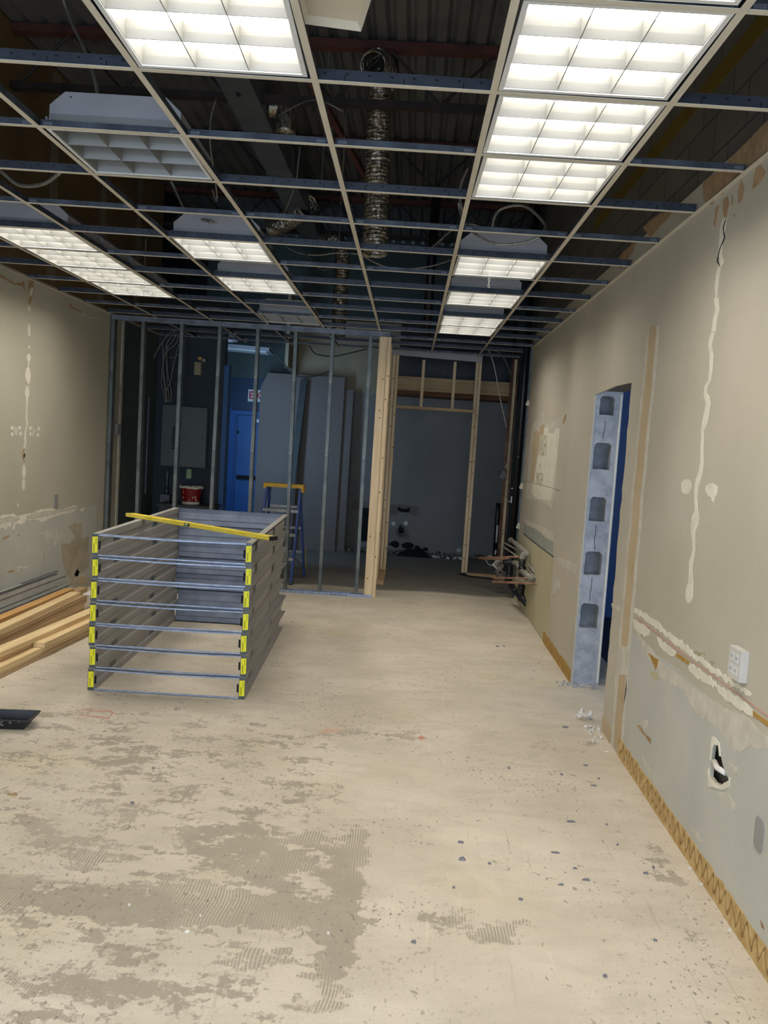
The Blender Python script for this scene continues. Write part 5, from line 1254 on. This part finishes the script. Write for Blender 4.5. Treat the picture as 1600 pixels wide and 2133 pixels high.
for z, l in enumerate(('lowest board under the orange one', 'second lowest board under the orange one', 'third board under the orange one', 'board directly under the orange one')):
    board(-3.115+.003*(z % 2), z*T, 4.2, 7.9, l, mat='pine_dark')
board(-3.12, 4*T, 4.2, 7.6, 'orange-brown top board nearest the steel channels', .085, mat='pine_orange')
tag(MB().box(-2.96, -2.83, 7.5, 7.72, 4*T+.001, 4*T+.012).build('plastic_wrap', M['scrap_light']), 'torn clear wrap on the far end of the boards', 'plastic wrap')
for i, (x, z, y1, hh, l) in enumerate(((-3.305, .0, 8.0, .10, 'lowest'), (-3.30, .10, 7.9, .09, 'middle'), (-3.309, .19, 7.85, .11, 'topmost, blue-edged'))):
    t = thing('steel_channel', '%s steel channel stacked along the left wall' % l, 'steel channel', (x, 4.2, z), 0, 'steel channels along the left wall')
    L_ = y1-4.2
    MB().box(-.045, .045, 0, L_, 0, .0016).box(-.045, -.0434, 0, L_, 0, hh-.001).box(.0434, .045, 0, L_, 0, hh-.001).box(-.045, -.02, 0, L_, hh-.0026, hh-.001).build('channel', M['channel_light'], t)
    MB().box(.0452, .0465, 0, L_, hh*.6, hh*.66).build('rib', M['galv_dark'], t)
    if i == 2: MB().box(-.044, -.030, L_-.75, L_, hh, hh+.004).build('dark_lip', M['galv_dark'], t)
t = thing('steel_channel', 'flat steel angle lying between the channels and the boards', 'steel channel', (-3.215, 4.2, 0), 0, 'steel channels along the left wall')
MB().box(-.026, .026, 0, 3.7, 0, .15).build('channel', M['channel_light'], t)
tag(MB().box(-3.345, -3.262, 7.91, 7.995, .1005, .112).build('plastic_wrap', M['white']), 'white plastic wrap at the far end of the steel channels', 'plastic wrap')
# paint tray at the left edge
p0, p1 = U(-18, 1519, Z=0), U(46, 1510, Z=0)
t = thing('paint_tray', 'black paint tray on the floor at the left edge', 'paint tray', ((p0.x+p1.x)/2, p0.y+.08, 0), .12)
a_, b2, hh = .125, .085, .06
vs = [(-a_*.8,-b2*.8,.002),(a_*.8,-b2*.8,.002),(a_*.8,b2*.8,.002),(-a_*.8,b2*.8,.002),(-a_,-b2,hh),(a_,-b2,hh),(a_,b2,hh),(-a_,b2,hh)]
m = MB().add(vs, [(0,1,2,3),(0,4,5,1),(1,5,6,2),(2,6,7,3),(3,7,4,0)])
o = m.build('tray', M['black'], t); so = o.modifiers.new('s', 'SOLIDIFY'); so.thickness = .003
MB().box(-a_-.012, a_+.012, -b2-.012, -b2, hh-.004, hh).box(-a_-.012, a_+.012, b2, b2+.012, hh-.004, hh).box(a_, a_+.02, -b2, b2, hh-.004, hh).build('rim', M['black'], t)
m = MB()
for _ in range(12): m.obox((random.uniform(-a_*.8, a_*.8), -b2*.93, random.uniform(.02, .06)), (.012, .006, .006))
m.build('paint_splash', M['plate'], t)
# ------------------------------------------------------------------ floor marks and scraps
def FP(name, pts, conv, mat, label, cat, amp=.004, th=.0006):
    o = patch(name, pts, 'F', M[mat], floor, th, amp, .03, 0, conv); return o
FP('red_mark', ribbon([(340,76,3),(400,80,3),(462,84,4),(470,92,6)]), F3, 'redline', '', '')
FP('red_mark', ribbon([(328,98,4),(400,106,4),(450,113,4),(474,88,5)]), F3, 'redline', '', '')
FP('red_mark', [(1325,165),(1380,155),(1430,160),(1400,172),(1335,172)], F3, 'red_faint', '', '', .01, .0005)
FP('red_mark', [(390,680),(405,668),(428,680),(400,688)], F4, 'redline', '', '', .003)
sc = []
for x, y, w_, h_, c in ((550,467,22,12,'scrap'),(640,322,16,6,'scrap'),(50,432,52,18,'paper')): sc.append((F3(x, y), w_/2, h_/2, c))
for x, y, w_, h_ in ((370,1652,34,16),(1280,1816,26,16),(1190,1357,50,12),(1475,1325,34,14),(1512,1298,20,14),(600,1258,40,20),(880,1450,28,14),(1075,855,18,10),(1120,1080,60,8),(1140,1302,34,7),(1070,1380,30,8),(770,245,20,12),(800,243,12,12),(1090,630,40,8),(825,825,20,14),(730,1280,18,10),(1250,875,16,6),(1230,908,40,6),(1190,812,30,6),(1520,1646,20,10),(1045,1228,50,8),(595,1178,40,10),(1340,1190,12,8),(1290,1095,12,8),(560,1395+0,14,10)):
    sc.append((F4(x, y), w_*.4375, h_*.4375, 'scrap'))
m_white = [(WB(152,780),13,5),(WB(622,1440),12,4),(WB(570,1360),12,4),(WB(765,1668),10,4),(WB(845,1725),8,14),(F3(538,892),5,4),(F3(835,937),6,4),(F3(780,1003),14,6),(F3(1368,1010),4,5)]
for q, w_, h_ in m_white: sc.append((q, w_, h_, 'scrap_light'))
labs = {'scrap': 'small dark torn scrap lying on the dusty floor', 'scrap_light': 'small white plaster crumb on the dusty floor', 'paper': 'brown cardboard scrap on the floor at the left'}
sc.sort(key=lambda s: -s[0][1]); cnt = {}
for (x, y), w_, h_, c in sc:
    cnt[c] = cnt.get(c, 0)+1; i_ = cnt[c]-1
    side = 'left half' if x < 800 else ('middle right' if x < 1150 else 'right side')
    p = U(x, y, Z=0); s = p.y/FPX; hw = max(.006, w_*s/2); hd = max(.006, h_*s/2*2.0)
    n = 7; P = [(hw*math.cos(2*math.pi*k/n)*random.uniform(.6, 1.1), hd*math.sin(2*math.pi*k/n)*random.uniform(.5, 1.1)) for k in range(n)]
    m = MB(); m.add([(a, b_, .0008) for a, b_ in P]+[(a*.8, b_*.8, random.uniform(.003, .009)) for a, b_ in P]+[(0, 0, .008)], [tuple(range(n-1, -1, -1))]+[(i, (i+1) % n, (i+1) % n+n, i+n) for i in range(n)]+[(n+i, n+(i+1) % n, 2*n) for i in range(n)])
    o = m.build('floor_scrap', M[c]); o.location = (p.x, p.y, 0); tag(o, labs[c] if c == 'paper' else {'scrap': 'dark torn floor scrap', 'scrap_light': 'white crumb on the floor'}[c]+', %s nearest the camera, %s of the photo' % ((ORD+['seventeenth','eighteenth','nineteenth','twentieth','twenty-first','twenty-second','twenty-third','twenty-fourth','twenty-fifth','twenty-sixth','twenty-seventh','twenty-eighth','twenty-ninth'])[i_], side), 'scrap', {'scrap': 'dark scraps on the floor', 'scrap_light': 'white crumbs on the floor', 'paper': None}[c])
p = U(1247, 1500, Z=0)
t = thing('plaster_lump', 'bluish crumpled lump of tape and plaster at the near corner of the opening', 'plaster lump', (min(p.x, 1.24), p.y, 0))
m = MB()
for i in range(8): m.obox((random.uniform(-.035,.035), random.uniform(-.04,.04), .014+.006*i), (.032,.024,.016), Euler((random.random()*3, random.random()*3, 0)).to_matrix())
m.build('lump', M['scrap_light'], t)
